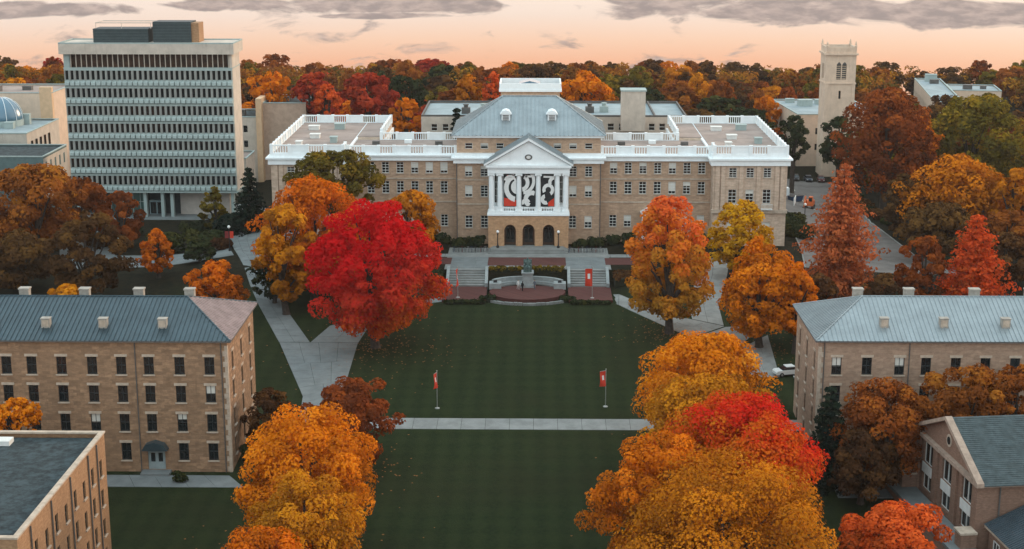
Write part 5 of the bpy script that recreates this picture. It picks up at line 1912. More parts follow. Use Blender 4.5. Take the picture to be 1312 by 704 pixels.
BLOCKED = [(-108, -63, 336, 362), (-178, -109, 340, 424), (-84, -58, 368, 428), (-54, 54, 290, 380), (72, 104, 428, 470), (77, 90, 412, 426), (54, 86, 276, 414), (126, 162, 486, 566)]
taken = [(t[3], t[4], t[7] * 0.42) for t in TREES]


def free(x, y, r):
    for a, b, c, d in BLOCKED:
        if a - r * 0.5 < x < b + r * 0.5 and c - r * 0.5 < y < d + r * 0.5:
            return False
    for tx, ty, tr in taken:
        if (x - tx) ** 2 + (y - ty) ** 2 < (tr + r * 0.62) ** 2:
            return False
    return True


def wood_tree(x, y, h, w, colour, table, rnd):
    me, tm, pw, ph = protos[rnd.randrange(len(protos))]
    name, label, group = table[colour]
    if table is WOOD:
        where = ("the glass dome" if x < -105 else "the office tower" if x < -52 else "the columned hall" if x < 52 else "the bell tower" if x < 112 else "the pale blue roof")
        row = "at the near edge of" if y < 425 else "in the midst of" if y < 490 else "deep in"
        label = "%s%s %s the wood beyond %s" % ("broad " if w > 14.2 else "slim " if w < 12 else "", label.split(" in the wood")[0], row, where)
        group = label
    r = thing(name, label, "tree", (x, y, ground(x, y)), rnd.uniform(0, 6.28), group)
    sx, sz = w / pw, h / (ph + 2.2)
    r.scale = (sx, sx, sz)
    c = link("crown", me, r, (0, 0, 2.2))
    c.material_slots[0].link = "OBJECT"
    c.material_slots[0].material = LEAF[colour]
    link("trunk", tm, r)
    taken.append((x, y, w * 0.5))


rnd = random.Random(21)
n_wood = 0
for attempt in range(9000):
    if n_wood >= 285:
        break
    y = 386 + 205 * rnd.random() ** 0.85
    x = rnd.uniform(-1, 1) * (0.352 * y + 8)
    w = rnd.uniform(10.5, 17)
    if not free(x, y, w * 0.42):
        continue
    h_max = 66.6 - 0.1005 * y - ground(x, y) + rnd.uniform(-1.2, 0.9)
    h = min(h_max, rnd.uniform(11, 17.5))
    if x < -95:
        h += 1.5
    if h < 5:
        continue
    px = x / y
    if px < -0.03:
        pal = ["rust"] * 9 + ["orange"] * 2 + ["crimson"] * 2 + ["brown"] * 6 + ["olive"] * 4 + ["gold"] * 1 + ["green"] * 2 + ["flame"]
    else:
        pal = ["rust"] * 10 + ["brown"] * 8 + ["olive"] * 5 + ["orange"] * 1 + ["gold"] * 1 + ["green"] * 2
    wood_tree(x, y, h, w, rnd.choice(pal), WOOD, rnd)
    n_wood += 1
n_slope = 0
for attempt in range(3000):
    if n_slope >= 46:
        break
    if rnd.random() < 0.72:
        x, y = rnd.uniform(87, 135), rnd.uniform(268, 410)
    else:
        x, y = rnd.uniform(-135, -106), rnd.uniform(262, 336)
    w = rnd.uniform(8, 12)
    if not free(x, y, w * 0.5):
        continue
    table = SLOPE if x > 0 else {k: (n, l.replace("on the wooded slope across the road", "beside the low block with green front"), g + " by the low block") for k, (n, l, g) in SLOPE.items()}
    wood_tree(x, y, rnd.uniform(8, 13), w, rnd.choice(["brown"] * 5 + ["rust"] * 4 + ["olive"] * 2 + ["gold"]), table, rnd)
    n_slope += 1

# ---- the far rim of the wood, one mass
far_leaf = leaf_mat("leaf_mixed", [(0.0, (0.06, 0.03, 0.012)), (0.25, (0.12, 0.085, 0.016)), (0.5, (0.22, 0.065, 0.015)), (0.75, (0.34, 0.12, 0.015)), (1.0, (0.40, 0.19, 0.02))])
rng = np.random.default_rng(77)
C, Q = [], []
for k in range(330):
    y = 520 + 90 * rng.random()
    x = (rng.random() * 2 - 1) * (0.36 * y + 30)
    if any(a - 4 < x < b + 4 and c - 4 < y < d + 4 for a, b, c, d in BLOCKED):
        continue
    w = 4.5 + 3 * rng.random()
    top = 66.6 - 0.1015 * y + rng.normal() * 0.7 - 0.4
    for j in range(9):
        an, rr = rng.random() * 6.28, w * rng.random() ** 0.5
        q = w * (0.30 + 0.18 * rng.random())
        C.append((x + math.cos(an) * rr, y + math.sin(an) * rr, top - q - rng.random() ** 1.4 * 9.0 - 0.35 * rr))
        Q.append(q)
me = leaf_mesh("distant_wood", C, Q, 0.85, 1.0, 120000, np.array([0, 555, 0]), np.array([220, 60, 12]), 5,
               lambda p, o, ct, r: 0.05 + 0.8 * ct + 0.15 * r.random(len(ct)))
me.materials.append(far_leaf)
dw = link("distant_wood", me)
dw["kind"] = "stuff"
tag(dw, "far rim of mixed autumn treetops along the skyline", "wood")

# ---- shrubs and hedges
def shrub(name, label, x, y, z, rx, ry, h, colour, seed, group=None, n=None, category="shrub"):
    rng = np.random.default_rng(seed)
    C, Q = [], []
    k = max(10, int(9 * max(rx, ry) / min(rx, ry, h)) * 2)
    q0 = min(rx, ry, h) * 0.5
    for _ in range(k):
        a, rr = rng.random() * 6.28, rng.random() ** 0.5
        C.append((math.cos(a) * rr * max(0.0, rx - q0 * 0.8), math.sin(a) * rr * max(0.0, ry - q0 * 0.8), q0 * 0.5 + rng.random() * max(0.05, h - 1.45 * q0)))
        Q.append(q0 * (0.75 + 0.4 * rng.random()))
    leaf = 0.0019 * math.hypot(x, y)
    n = n or int(min(9000, 2.6 * (2 * math.pi * rx * ry + 2 * math.pi * max(rx, ry) * h) / (leaf * leaf * 0.48)))
    me = leaf_mesh("leaves", C, Q, 0.85, leaf, n, np.array([0, 0, h / 2]), np.array([rx, ry, h / 2]), seed, tone_plain)
    me.materials.append(LEAF[colour])
    r = thing(name, label, category, (x, y, z), 0, group)
    link("leaves", me, r)
    st = MB()
    for j in range(3):
        c = C[j]
        st.tube([(0, 0, -0.2), (c[0] * 0.5, c[1] * 0.5, c[2] * 0.6), c], [0.09, 0.06, 0.02], 5)
    st.build("stem", BARK, r)
    return r


def box_hedge(label, x0, x1, y0, y1, z, h, colour, seed, round_ends=False):
    """clipped hedge: leaves over a dark twiggy core"""
    rng = np.random.default_rng(seed)
    r = thing("clipped_hedge", label, "hedge", ((x0 + x1) / 2, (y0 + y1) / 2, z))
    w, d = (x1 - x0) / 2, (y1 - y0) / 2
    C, Q = [], []
    n = int(w * 2 / 0.5)
    for i in range(n):
        for j in range(max(1, int(d * 2 / 0.5))):
            C.append((-w + 0.3 + (2 * w - 0.6) * (i + rng.random()) / n, -d + 0.3 + (2 * d - 0.6) * rng.random(), h - 0.35 - 0.25 * rng.random() * h))
            Q.append(0.38)
    me = leaf_mesh("leaves", C, Q, 0.8, 0.42, int(len(C) * 34), np.array([0, 0, h / 2]), np.array([w, d, h]), seed, tone_plain)
    me.materials.append(LEAF[colour])
    link("leaves", me, r)
    MB().box(-w + 0.25, w - 0.25, -d + 0.25, d - 0.25, -0.2, h - 0.4, 0.1).build("twigs", plain("hedge_twigs", (0.02, 0.022, 0.012), 1.0), r)
    return r


box_hedge("long clipped hedge along the top of the curved granite bench", -7.3, 7.0, 276.9, 278.6, -1.2, 1.9, "olive", 301)
box_hedge("dark hedge bed on the crimson tree's side of the stone stairs", -19.5, -15.6, 271.5, 277.5, -1.4, 1.8, "green", 302)
box_hedge("dark hedge bed on the tall orange tree's side of the stone stairs", 15.7, 21.5, 270.5, 277.0, -1.4, 1.8, "brown", 303)
box_hedge("low dark hedge along the lawn below the stairs on the crimson tree's side", -15.0, -7.2, 262.0, 263.1, -2.8, 0.95, "green", 304)
box_hedge("low dark hedge along the lawn below the stairs on the orange tree's side", 7.4, 15.0, 262.0, 263.1, -2.8, 0.95, "green", 305)
box_hedge("small dark hedge beside round brick terrace on the crimson tree's side", -8.8, -5.6, 263.2, 265.4, -2.8, 1.2, "green", 306)
box_hedge("small dark hedge beside round brick terrace on the orange tree's side", 5.6, 8.8, 263.2, 265.4, -2.8, 1.2, "green", 307)
for k, (x, h) in enumerate(((-35, 2.6), (-31, 2.2), (-27, 1.9), (-23.5, 2.2), (-20.5, 2.9), (-17.3, 2.4), (-13.6, 2.0), (-10.4, 2.4), (10.4, 1.9), (13.6, 2.3), (16.8, 2.1), (20.0, 2.6), (27.5, 2.3), (31, 2.0), (34.5, 2.4))):
    shrub("foundation_shrub", "rounded dark green shrub against the front wall of the columned hall", x, 296.6 if abs(x) < 14 else 299.3, 0.0, 1.9, 1.3, h, "green", 320 + k, "shrubs along the hall front")
for k, (x, y, rx, h, c, l) in enumerate((
        (-62.5, 318, 5.2, 4.6, "pine", "large dark juniper thicket under the spruce"),
        (-71.5, 322, 4.4, 3.6, "green", "dark green thicket in front of the pale blank wall"),
        (-66.5, 306, 4.6, 4.2, "green", "broad dark shrub below the juniper thicket by the walkway"),
        (-74.5, 305, 4.0, 4.8, "green", "tall dark shrub behind the upright orange tree"),
        (-62.2, 300, 2.6, 2.6, "brown", "purplish brown shrub beside the lamp post plaza"),
        (-87, 322, 3.6, 2.2, "green", "low dark shrub in front of the tower lobby"),
        (-90, 312, 4.0, 2.8, "brown", "brown shrub bed by the tower steps"),
        (-80, 284, 3.4, 2.0, "green", "low green shrub at the edge of the hall walkway"),
        (54.5, 318, 5.0, 3.4, "green", "dark green shrub bank at the corner of the hall pavilion by the road"),
        (55.5, 309, 4.0, 2.8, "green", "lower dark green shrub bank beside the road bend"),
        (57.5, 352, 2.0, 1.4, "rust", "small rust coloured shrub at the pavilion side"),
        (44.5, 216, 4.0, 1.8, "brown", "brown shrub bed beside the cross path at the pale hall"),
        (37.0, 196, 2.0, 2.2, "green", "small dark shrub at the pale hall's lawn side wall"),
        (-36.5, 193, 1.8, 2.6, "green", "dark shrub at the brown hall's lawn side wall"),
        (-44.5, 186.3, 1.0, 1.6, "green", "small green bush standing on the brown hall's pavement"))):
    shrub("shrub", l, x, y, ground(x, y), rx, rx * 0.75, h, c, 360 + k)
for k in range(13):                                                 # bushes along the road's wooded edge
    y = 292 + 7.5 * k
    x = 82.4 - 3.0 * ss(285, 345, y) + (0.05 * (y - 345) if y > 345 else 0) + random.uniform(-0.4, 0.6)
    shrub("roadside_bush", "low dark bush in the row along the road's wooded edge", x + 1.0, y, ground(x, y), 2.2, 2.4, 1.6 + 0.5 * random.random(), "brown" if k % 3 else "green", 390 + k, "bushes along the road")

# ---- fallen leaves under the big trees
rng = np.random.default_rng(31)
FP = []
for (x, y, r, n) in ((-24.6, 239, 14, 420), (23.9, 247, 10, 300), (26.3, 197, 12, 300), (-23, 190, 9, 220), (38, 240, 9, 260), (22, 150, 18, 300), (-27, 164, 13, 260)):
    for _ in range(n):
        a, rr = rng.random() * 6.28, r * abs(rng.normal()) * 0.6
        FP.append((x + math.cos(a) * rr, y + math.sin(a) * rr))
mb = MB()
for x, y in FP:
    if 262 < y or abs(y - 206.5) < 2.2:
        continue
    z = ground(x, y) + 0.03
    a, s = rng.random() * 6.28, 0.10 + 0.08 * rng.random()
    c, d = math.cos(a) * s, math.sin(a) * s
    mb.face([(x - c, y - d, z), (x + d, y - c, z + 0.03), (x + c, y + d, z), (x - d, y + c, z + 0.05)])
fl = mb.build("fallen_leaves", plain("fallen_leaf", (0.26, 0.10, 0.025), 0.9, 0.5, 0.4))
fl["kind"] = "stuff"
tag(fl, "scattered orange fallen leaves on the lawn under the trees", "leaves")


# ------------------------------------------------------------------ statue, people, poles, lamps, cars
def skin_figure(name, joints, edges, radii, m, parent, root=0, loc=(0, 0, 0), rz=0.0):
    me = bpy.data.meshes.new(name)
    me.from_pydata(joints, edges, [])
    me.update()
    o = link(name, me, parent, loc, rz)
    me.materials.append(m)
    md = o.modifiers.new("skin", "SKIN")
    sv = me.skin_vertices[0].data if me.skin_vertices else None
    if sv is None:
        return o
    for k, r in enumerate(radii):
        sv[k].radius = (r, r)
        sv[k].use_root = (k == root)
    sb = o.modifiers.new("subdivision", "SUBSURF")
    sb.levels = 1
    sb.render_levels = 1
    return o


def ensure_skin(me):
    if not me.skin_vertices:
        bm_ = __import__("bmesh").new()
        bm_.from_mesh(me)
        bm_.verts.layers.skin.verify()
        bm_.to_mesh(me)
        bm_.free()


def figure(name, J, m, parent, loc=(0, 0, 0), rz=0.0):
    """J: (point, radius, index of the joint it grows from)"""
    me = bpy.data.meshes.new(name)
    me.from_pydata([j[0] for j in J], [(j[2], k) for k, j in enumerate(J) if j[2] is not None], [])
    me.update()
    ensure_skin(me)
    o = link(name, me, parent, loc, rz)
    me.materials.append(m)
    sv = me.skin_vertices[0].data
    for k, j in enumerate(J):
        sv[k].radius = (j[1], j[1])
        sv[k].use_root = (k == 0)
    o.modifiers.new("skin", "SKIN")
    sb = o.modifiers.new("subdivision", "SUBSURF")
    sb.levels = sb.render_levels = 1
    return o


SEATED = [((0, 0, 0.0), 0.19, None), ((0, 0.02, 0.25), 0.19, 0), ((0, 0.0, 0.48), 0.21, 1), ((0, -0.01, 0.62), 0.10, 2), ((0, -0.03, 0.72), 0.10, 3), ((0, -0.04, 0.84), 0.115, 4), ((0, -0.03, 0.93), 0.08, 5),
          ((0.14, -0.1, 0.0), 0.13, 0), ((0.17, -0.48, 0.02), 0.10, 7), ((0.18, -0.52, -0.4), 0.075, 8), ((0.18, -0.68, -0.46), 0.06, 9),
          ((-0.14, -0.1, 0.0), 0.13, 0), ((-0.17, -0.45, 0.04), 0.10, 11), ((-0.18, -0.42, -0.4), 0.075, 12), ((-0.18, -0.58, -0.46), 0.06, 13),
          ((0.27, 0.0, 0.52), 0.09, 2), ((0.33, 0.0, 0.25), 0.075, 15), ((0.31, -0.28, 0.2), 0.06, 16), ((0.30, -0.38, 0.19), 0.05, 17),
          ((-0.27, 0.0, 0.52), 0.09, 2), ((-0.33, 0.0, 0.25), 0.075, 19), ((-0.31, -0.28, 0.2), 0.06, 20), ((-0.30, -0.38, 0.19), 0.05, 21)]
STANDING = [((0, 0, 0.95), 0.15, None), ((0, 0, 1.15), 0.14, 0), ((0, 0, 1.38), 0.16, 1), ((0, 0, 1.50), 0.07, 2), ((0, -0.01, 1.58), 0.075, 3), ((0, -0.02, 1.68), 0.095, 4), ((0, -0.01, 1.76), 0.07, 5),
            ((0.10, 0, 0.88), 0.11, 0), ((0.12, -0.12, 0.50), 0.075, 7), ((0.12, -0.06, 0.08), 0.05, 8), ((0.12, -0.2, 0.04), 0.045, 9),
            ((-0.10, 0, 0.88), 0.11, 0), ((-0.12, 0.10, 0.50), 0.075, 11), ((-0.12, 0.22, 0.10), 0.05, 12), ((-0.12, 0.09, 0.04), 0.045, 13),
            ((0.21, 0, 1.40), 0.07, 2), ((0.27, 0.05, 1.12), 0.055, 15), ((0.27, -0.08, 0.90), 0.042, 16), ((0.27, -0.12, 0.82), 0.04, 17),
            ((-0.21, 0, 1.40), 0.07, 2), ((-0.27, 0.0, 1.12), 0.055, 19), ((-0.27, -0.10, 0.92), 0.042, 20), ((-0.27, -0.15, 0.84), 0.04, 21)]

# seated bronze statue on its granite pedestal
S = thing("seated_statue", "green bronze seated figure on a tall pale granite pedestal", "statue", (0, 273.2, -2.06))
pd = MB()
pd.box(-1.35, 1.35, -1.5, 1.5, 0, 0.5)
pd.box(-1.0, 1.0, -1.15, 1.15, 0.5, 2.5, 0.06)
pd.box(-1.12, 1.12, -1.3, 1.3, 2.5, 2.75)
pd.build("pedestal", GRANITE, S)
ch = MB()
ch.box(-0.75, 0.75, -0.55, 0.7, 2.75, 3.6)
ch.box(-0.75, 0.75, 0.45, 0.72, 3.6, 4.9)
ch.box(-0.75, -0.5, -0.5, 0.45, 3.6, 4.1)
ch.box(0.5, 0.75, -0.5, 0.45, 3.6, 4.1)
ch.build("chair", BRONZE, S)
f = figure("figure", SEATED, BRONZE, S, (0, 0.0, 3.75))
f.scale = (1.75, 1.75, 1.75)

CLOTH = [plain("dark_coat", (0.02, 0.022, 0.03), 0.9), plain("white_coat", (0.6, 0.6, 0.58), 0.9), plain("black_coat", (0.012, 0.012, 0.014), 0.9), plain("grey_coat", (0.12, 0.13, 0.15), 0.9)]
SKIN = plain("skin", (0.45, 0.27, 0.19), 0.6, 0.08)
HAIR = plain("hair", (0.03, 0.02, 0.015), 0.8)


def person(label, x, y, z, rz, cloth, pose):
    P = thing("person", label, "person", (x, y, z), rz)
    J = STANDING if pose == "stand" else [((a[0], a[1], a[2] + 0.5), r, p) for a, r, p in SEATED]
    b = figure("body", J, CLOTH[cloth], P)
    hz = 1.68 if pose == "stand" else 1.34
    hd = MB()
    hd.lathe([(0.02, -0.12), (0.075, -0.08), (0.09, 0.0), (0.09, 0.06), (0.02, 0.13)], (0, -0.035, hz), 10)
    hd.box(-0.015, 0.015, -0.145, -0.1, hz - 0.03, hz + 0.02)
    hd.build("face", SKIN, P, smooth=True)
    hr = MB()
    hr.lathe([(0.095, 0.0), (0.105, 0.06), (0.07, 0.13), (0.01, 0.15)], (0, -0.01, hz), 10)
    hr.build("hair", HAIR, P, smooth=True)
    for s in (-1, 1):
        hn = MB()
        hx, hy, h_z = (s * 0.27, -0.16, 0.80) if pose == "stand" else (s * 0.30, -0.42, 0.68)
        hn.box(hx - 0.025, hx + 0.025, hy - 0.05, hy + 0.05, h_z - 0.09, h_z + 0.02)
        for k in range(4):
            hn.tube([(hx, hy - 0.036 + 0.024 * k, h_z - 0.08), (hx - s * 0.015, hy - 0.036 + 0.024 * k, h_z - 0.15 - 0.01 * (k % 2))], 0.010, 5)
        hn.tube([(hx, hy - 0.05, h_z - 0.02), (hx - s * 0.01, hy - 0.085, h_z - 0.08)], 0.011, 5)
        hn.build("hand", SKIN, P)


person("person in pale clothes standing at the foot of the statue", -1.7, 270.6, -2.06, 0.4, 1, "stand")
person("person in black clothes standing beside the statue pedestal", -0.9, 269.4, -2.06, 2.6, 2, "stand")
person("person in grey leaning towards the statue pedestal", 1.3, 270.6, -2.06, -0.5, 3, "stand")
person("person in dark coat walking on the walkway beside the dark green tree", -47.2, 268.5, ground(-47.2, 268.5) + 0.06, 0.3, 0, "stand")


def lawn_banner(label, x, y, h, rz, bw, bh, group=None):
    z = ground(x, y)
    if 263 < y < 273 and abs(x) < 15:
        z = -2.1
    B = thing("banner_pole", label, "banner pole", (x, y, z), rz, group)
    MB().lathe([(0.35, 0.0), (0.35, 0.1), (0.1, 0.16), (0.055, 0.2), (0.05, h), (0.08, h + 0.02), (0.08, h + 0.1), (0.01, h + 0.16)], (0, 0, 0), 10).build("pole", STEEL, B)
    MB().tube([(0, 0, h - 0.15), (-bw - 0.05, 0, h - 0.15)], 0.03, 6).build("arm", STEEL, B)
    cl = MB()
    n = 7
    def wv(t, u):
        return 0.13 * math.sin(t * 5.0 + u * 2) * (0.3 + t)
    for i in range(n):
        for j in range(3):
            t0, t1, u0, u1 = i / n, (i + 1) / n, j / 3, (j + 1) / 3
            z0, z1 = h - 0.18 - bh * t0, h - 0.18 - bh * t1
            cl.face([(-bw * u0 - 0.06, wv(t0, u0), z0), (-bw * u0 - 0.06, wv(t1, u0), z1), (-bw * u1 - 0.06, wv(t1, u1), z1), (-bw * u1 - 0.06, wv(t0, u1), z0)])
    c = cl.build("cloth", BANNER_RED, B, smooth=True)
    em = MB()
    for i in range(2, 4):
        t0, t1 = i / n, (i + 1) / n
        em.face([(-bw * 0.33, wv(t0, .33) - 0.02, h - 0.18 - bh * t0), (-bw * 0.33, wv(t1, .33) - 0.02, h - 0.18 - bh * t1), (-bw * 0.7, wv(t1, .7) - 0.02, h - 0.18 - bh * t1), (-bw * 0.7, wv(t0, .7) - 0.02, h - 0.18 - bh * t0)])
    em.build("emblem", BANNER_WHITE, c)
    return B


lawn_banner("slim pole with red banner on the lawn on the crimson tree's side", -12.8, 212.4, 5.7, R(68), 0.95, 2.3, "red banners on the lawn")
lawn_banner("slim pole with red banner on the lawn on the orange trees' side", 11.8, 213.4, 5.7, R(28), 0.95, 2.3, "red banners on the lawn")
lawn_banner("pole with red banner edge on before the stone stairs by the crimson tree", -12.4, 264.6, 5.6, R(80), 1.1, 3.2, "red banners at the stairs")
lawn_banner("pole with wide red banner before the stone stairs by the orange tree", 11.6, 264.6, 5.6, R(6), 1.25, 3.2, "red banners at the stairs")


def lamp(label, x, y, z, h, group, banner=False):
    L = thing("lamp_post", label, "lamp post", (x, y, z), 0, group)
    MB().lathe([(0.28, 0), (0.28, 0.35), (0.14, 0.5), (0.10, 0.9), (0.085, h - 0.3), (0.15, h - 0.2), (0.17, h)], (0, 0, 0), 12).build("post", IRON, L)
    MB().lathe([(0.08, h), (0.24, h + 0.1), (0.30, h + 0.3), (0.22, h + 0.52), (0.03, h + 0.62)], (0, 0, 0), 14).build("globe", plain("milk_glass_globe", (0.82, 0.82, 0.80), 0.3, 0.03), L, smooth=True)
    if banner:
        MB().box(0.12, 0.85, -0.02, 0.02, h - 2.0, h - 0.6).build("banner", BANNER_RED, L)
        MB().box(-0.85, -0.12, -0.02, 0.02, h - 2.0, h - 0.6).build("banner", plain("dark_red_banner", (0.22, 0.03, 0.03)), L)
    return L


lamp("black lamp post with white globe before the arches beside the wide-red banner", -6.0, 293.4, 0.6, 2.9, "globe lamps at the portico")
lamp("black lamp post with white globe before the arches beside the red-cornered banner", 5.9, 293.4, 0.6, 2.9, "globe lamps at the portico")
lamp("dark lamp post with small red banners on the paved walk", -59.5, 296.5, ground(-59.5, 296.5), 4.6, None, True)
lamp("dark lamp post at the road bend beside the shrub bank", 59.0, 322, ground(59.0, 322), 4.6, None, False)


def bike_rack(label, x, y):
    B = thing("bike_rack", label, "bike rack", (x, y, 0.05), 0, "bike racks before the hall")
    bar = MB()
    for s in (0.25, 0.5):
        bar.tube([(-3.6, 0, s), (3.6, 0, s)], 0.03, 5)
    bar.build("rail", IRON, B)
    for k in range(12):
        u = -3.4 + 0.62 * k
        MB().tube([(u, 0, 0), (u, 0, 0.7), (u + 0.12, 0, 0.86), (u + 0.3, 0, 0.86), (u + 0.42, 0, 0.7), (u + 0.42, 0, 0)], 0.03, 5).build("hoop", IRON, B)


bike_rack("black hooped bike rack before the hall on the crimson tree's side", -11.3, 291.8)
bike_rack("black hooped bike rack before the hall on the tall orange tree's side", 11.3, 291.8)


def bicycle_mesh():
    mb = MB()
    for cx in (-0.52, 0.52):
        n = 14
        pts = [(cx + 0.33 * math.cos(6.2832 * k / n), 0, 0.34 + 0.33 * math.sin(6.2832 * k / n)) for k in range(n + 1)]
        mb.tube(pts, 0.022, 5)
    for a, b in (((-0.52, 0, 0.34), (-0.12, 0, 0.32)), ((-0.12, 0, 0.32), (0.38, 0, 0.80)), ((-0.12, 0, 0.32), (-0.24, 0, 0.88)), ((-0.52, 0, 0.34), (-0.22, 0, 0.80)), ((-0.22, 0, 0.80), (0.38, 0, 0.82)), ((0.52, 0, 0.34), (0.36, 0, 0.98)), ((0.36, -0.26, 0.99), (0.36, 0.26, 0.99))):
        mb.tube([a, b], 0.022, 5)
    return mb.mesh("frame"), MB().box(-0.38, -0.12, -0.07, 0.07, 0.88, 0.94, 0.02).mesh("saddle")


bf, bs = bicycle_mesh()
bf.materials.append(IRON)
bs.materials.append(IRON)
BIKE_COL = [("dark blue", (0.03, 0.05, 0.10)), ("black", (0.015, 0.015, 0.015)), ("dark red", (0.16, 0.02, 0.02)), ("silver", (0.4, 0.4, 0.4))]
rnd = random.Random(9)
for s, side in ((-11.3, "crimson tree's"), (11.3, "tall orange tree's")):
    for k in range(8):
        nm, col = BIKE_COL[k % 4]
        b = thing("bicycle", f"{nm} bicycle in the bike rack on the {side} side", "bicycle", (s - 3.2 + 0.86 * k + rnd.uniform(-.1, .1), 291.9, 0.06), R(90 + rnd.uniform(-8, 8)), f"{nm} bicycles in the rack by the {side} side")
        o = link("frame", bf, b)
        o.material_slots[0].link = "OBJECT"
        o.material_slots[0].material = plain("bike_" + nm.replace(" ", "_"), col, 0.4)
        link("saddle", bs, b)


def car(label, x, y, rz, col, group=None, van=False):
    C = thing("parked_car", label, "car", (x, y, ground(x, y) + 0.05), rz, group)
    paint = plain("car_paint_%d_%d_%d" % tuple(int(c * 100) for c in col), col, 0.28, 0.06)
    prof = [(-2.2, 0.35), (-2.25, 0.75), (-2.05, 0.95), (-1.1, 1.0), (-0.5, 1.0), (1.2, 1.0), (1.9, 0.92), (2.2, 0.72), (2.2, 0.35)]
    cab = [(-1.25, 1.0), (-0.55, 1.45), (0.8, 1.48), (1.55, 1.0)] if not van else [(-1.6, 1.0), (-1.1, 1.85), (2.0, 1.9), (2.15, 1.0)]
    b = MB().prism([(p[0], p[1]) for p in prof], "y", -0.88, 0.88).build("body", paint, C)
    bv = b.modifiers.new("bevel", "BEVEL")
    bv.width = 0.08
    bv.segments = 2
    rf = MB()
    i = [(p[0] * 0.99, -0.78 + (0.12 if p[1] > 1.2 else 0), p[1]) for p in cab]
    j = [(p[0] * 0.99, 0.78 - (0.12 if p[1] > 1.2 else 0), p[1]) for p in cab]
    rf.v = i + j
    rf.f = [(0, 1, 2, 3), (7, 6, 5, 4), (0, 4, 5, 1), (1, 5, 6, 2), (2, 6, 7, 3)]
    rf.build("windows", GLASS, C)
    MB().box(cab[1][0] - 0.02, cab[2][0] + 0.02, -0.68, 0.68, cab[1][1] - 0.02, cab[2][1] + 0.05).build("roof", paint, C)
    for wx in (-1.4, 1.4):
        for wy in (-0.82, 0.82):
            w = MB().tube([(wx, wy - 0.11, 0.33), (wx, wy + 0.11, 0.33)], 0.33, 14).build("wheel", IRON, C)
            MB().tube([(wx, wy - 0.13, 0.33), (wx, wy + 0.13, 0.33)], 0.18, 10).build("rim", STEEL, w)
    for wy in (-0.6, 0.6):
        MB().box(-2.28, -2.2, wy - 0.2, wy + 0.2, 0.62, 0.78).build("headlight", plain("headlight_glass", (0.7, 0.7, 0.66), 0.15), C)
        MB().box(2.17, 2.23, wy - 0.2, wy + 0.2, 0.62, 0.78).build("tail_light", BANNER_RED, C)


car("white car parked beside the cross path at the pale hall", 40.6, 227.0, R(15), (0.62, 0.62, 0.6))
car("dark grey car parked beside the white one near the pale hall", 43.4, 224.5, R(20), (0.05, 0.055, 0.06))
car("black car parked behind the dark grey one near the pale hall", 44.2, 229.0, R(12), (0.015, 0.015, 0.018))
for k, (x, y, c, n) in enumerate(((71.5, 408.5, (0.02, 0.02, 0.025), "black"), (74.8, 408.0, (0.05, 0.06, 0.08), "slate grey"), (78.1, 407.3, (0.10, 0.02, 0.02), "dark red"), (80.6, 398.5, (0.3, 0.3, 0.3), "silver"), (83.6, 402, (0.03, 0.035, 0.05), "dark blue"))):
    car(f"{n} car parked at the foot of the bell tower", x, y, R(85 + 6 * (k % 2)), c)

# roadworks beside the pavilion: orange digger, barrels, white board fence, bin
ORANGE = plain("safety_orange", (0.62, 0.13, 0.03), 0.5, 0.12)
D = thing("orange_digger", "small orange digger parked on the road beside the hall pavilion", "digger", (67.0, 361.5, ground(67, 361.5) + 0.05), R(70))
for s in (-1, 1):
    MB().prism([(-1.5, 0.0), (1.5, 0.0), (1.8, 0.35), (1.5, 0.7), (-1.5, 0.7), (-1.8, 0.35)], "y", s * 0.9 - 0.25, s * 0.9 + 0.25).build("track", IRON, D)
MB().prism([(-1.3, 0.7), (1.6, 0.7), (1.9, 1.2), (1.6, 1.8), (-0.3, 1.8), (-1.3, 1.3)], "y", -1.0, 1.0).build("body", ORANGE, D)
cb = MB().box(-1.2, 0.1, -0.95, 0.1, 1.3, 2.9, 0.08).build("cab", ORANGE, D)
MB().box(-1.22, -1.12, -0.8, -0.05, 1.8, 2.65).build("windscreen", GLASS, cb)
MB().tube([(-0.9, 0.5, 1.5), (-2.6, 0.5, 3.2), (-4.0, 0.5, 2.2), (-4.2, 0.5, 0.9)], [0.22, 0.2, 0.16, 0.12], 8).build("boom", ORANGE, D)
MB().prism([(-4.7, 0.1), (-3.8, 0.1), (-3.9, 0.9), (-4.4, 0.9)], "y", 0.1, 0.9).build("bucket", IRON, D)

Bf = thing("site_board", "white site board standing beside the orange digger", "board", (63.4, 361.0, ground(63.4, 361)), R(75))
MB().box(-2.2, 2.2, -0.05, 0.05, 0.25, 2.1).build("panel", WHITE, Bf)
for u in (-1.9, 1.9):
    MB().box(u - 0.06, u + 0.06, -0.5, 0.5, 0, 0.12).build("foot", STEEL, Bf)
    MB().box(u - 0.05, u + 0.05, 0.051, 0.12, 0.1, 2.1).build("post", STEEL, Bf)
for k, (x, y) in enumerate(((58.6, 380.5), (60.0, 378.8), (59.4, 382.6), (61.2, 383.2))):
    b = thing("orange_barrel", "orange traffic barrel with white bands beside the hall pavilion", "barrel", (x, y, ground(x, y) + 0.04), 0, "orange barrels by the pavilion")
    MB().lathe([(0.42, 0), (0.42, 0.1), (0.32, 0.12), (0.29, 1.1), (0.22, 1.2)], (0, 0, 0), 12).build("drum", ORANGE, b)
    MB().lathe([(0.318, 0.35), (0.312, 0.52)], (0, 0, 0), 12).build("band", WHITE, b)
    MB().lathe([(0.308, 0.75), (0.302, 0.92)], (0, 0, 0), 12).build("band", WHITE, b)
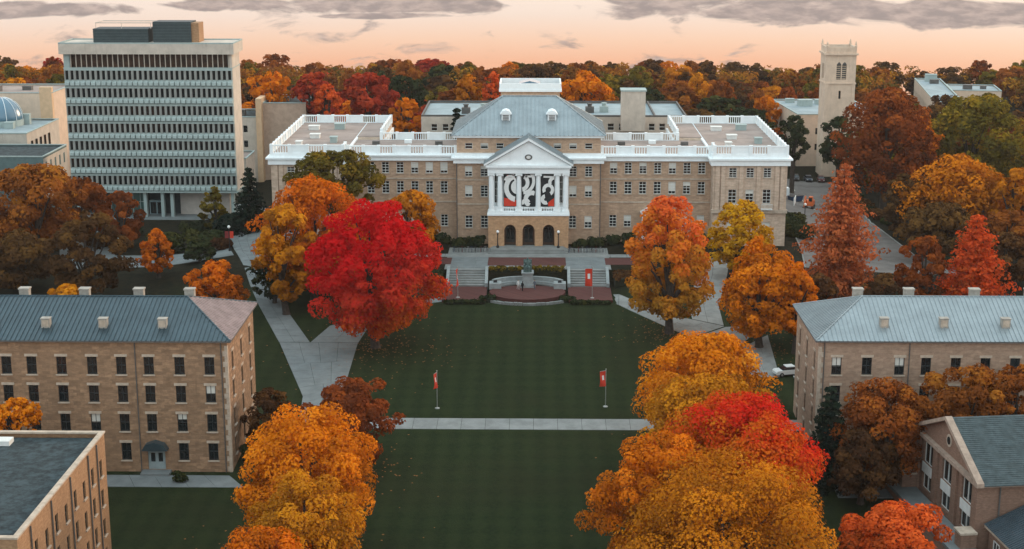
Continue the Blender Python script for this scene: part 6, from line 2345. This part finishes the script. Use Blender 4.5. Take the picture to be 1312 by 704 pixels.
t = thing("site_trailer", "small white site trailer on the road by the hall pavilion", "trailer", (62.2, 374.0, ground(62.2, 374) + 0.05), R(10))
MB().box(-1.8, 1.8, -1.0, 1.0, 0.55, 2.5, 0.03).build("box", WHITE, t)
for u in (-0.5, 0.5):
    for s in (-0.95, 0.95):
        MB().tube([(u, s - 0.1, 0.34), (u, s + 0.1, 0.34)], 0.33, 12).build("wheel", IRON, t)
MB().tube([(1.8, 0, 0.6), (2.9, 0, 0.5)], 0.06, 6).build("drawbar", IRON, t)
MB().box(-0.4, 0.4, -1.02, -0.98, 0.7, 2.1).build("door", STEEL, t)
bn = thing("blue_skip", "dark blue skip beside the white site trailer", "skip", (65.6, 373.0, ground(65.6, 373) + 0.04), R(30))
MB().prism([(-1.4, 0.0), (1.4, 0.0), (1.9, 1.3), (-1.9, 1.3)], "y", -0.85, 0.85).build("tub", plain("blue_paint", (0.03, 0.06, 0.12), 0.5), bn)
MB().box(-1.95, 1.95, -0.92, 0.92, 1.3, 1.36).build("rim", IRON, bn)
# walls by the tower steps
wl = thing("ramp_wall", "low pale zigzag ramp wall before the tower lobby", "wall", (-95, 324, ground(-95, 324)))
MB().obox((6, 0), (0.9, 0.43), 3.2, 0.2, -0.4, 1.1).build("segment", CONC, wl)
MB().obox((8.0, -5), (0.2, 0.98), 3.6, 0.2, -0.4, 1.0).build("segment", CONC, wl)


# ------------------------------------------------------------------ the air between
hz = MB().box(-1600, 1600, -450, 1350, -106, 69.5)
hm = bpy.data.materials.new("haze_air")
hm.use_nodes = True
hn = NT(hm.node_tree)
hn.n.clear()
ho = hn.new("ShaderNodeOutputMaterial")
hv = hn.new("ShaderNodeVolumePrincipled")
hv.inputs["Color"].default_value = (0.93, 0.90, 0.88, 1)
hv.inputs["Density"].default_value = 0.00005
hv.inputs["Anisotropy"].default_value = 0.2
hn.link(hv.outputs[0], ho.inputs["Volume"])
haze = hz.build("haze", hm)
haze["kind"] = "stuff"
tag(haze, "thin warm evening haze over the whole campus", "haze")
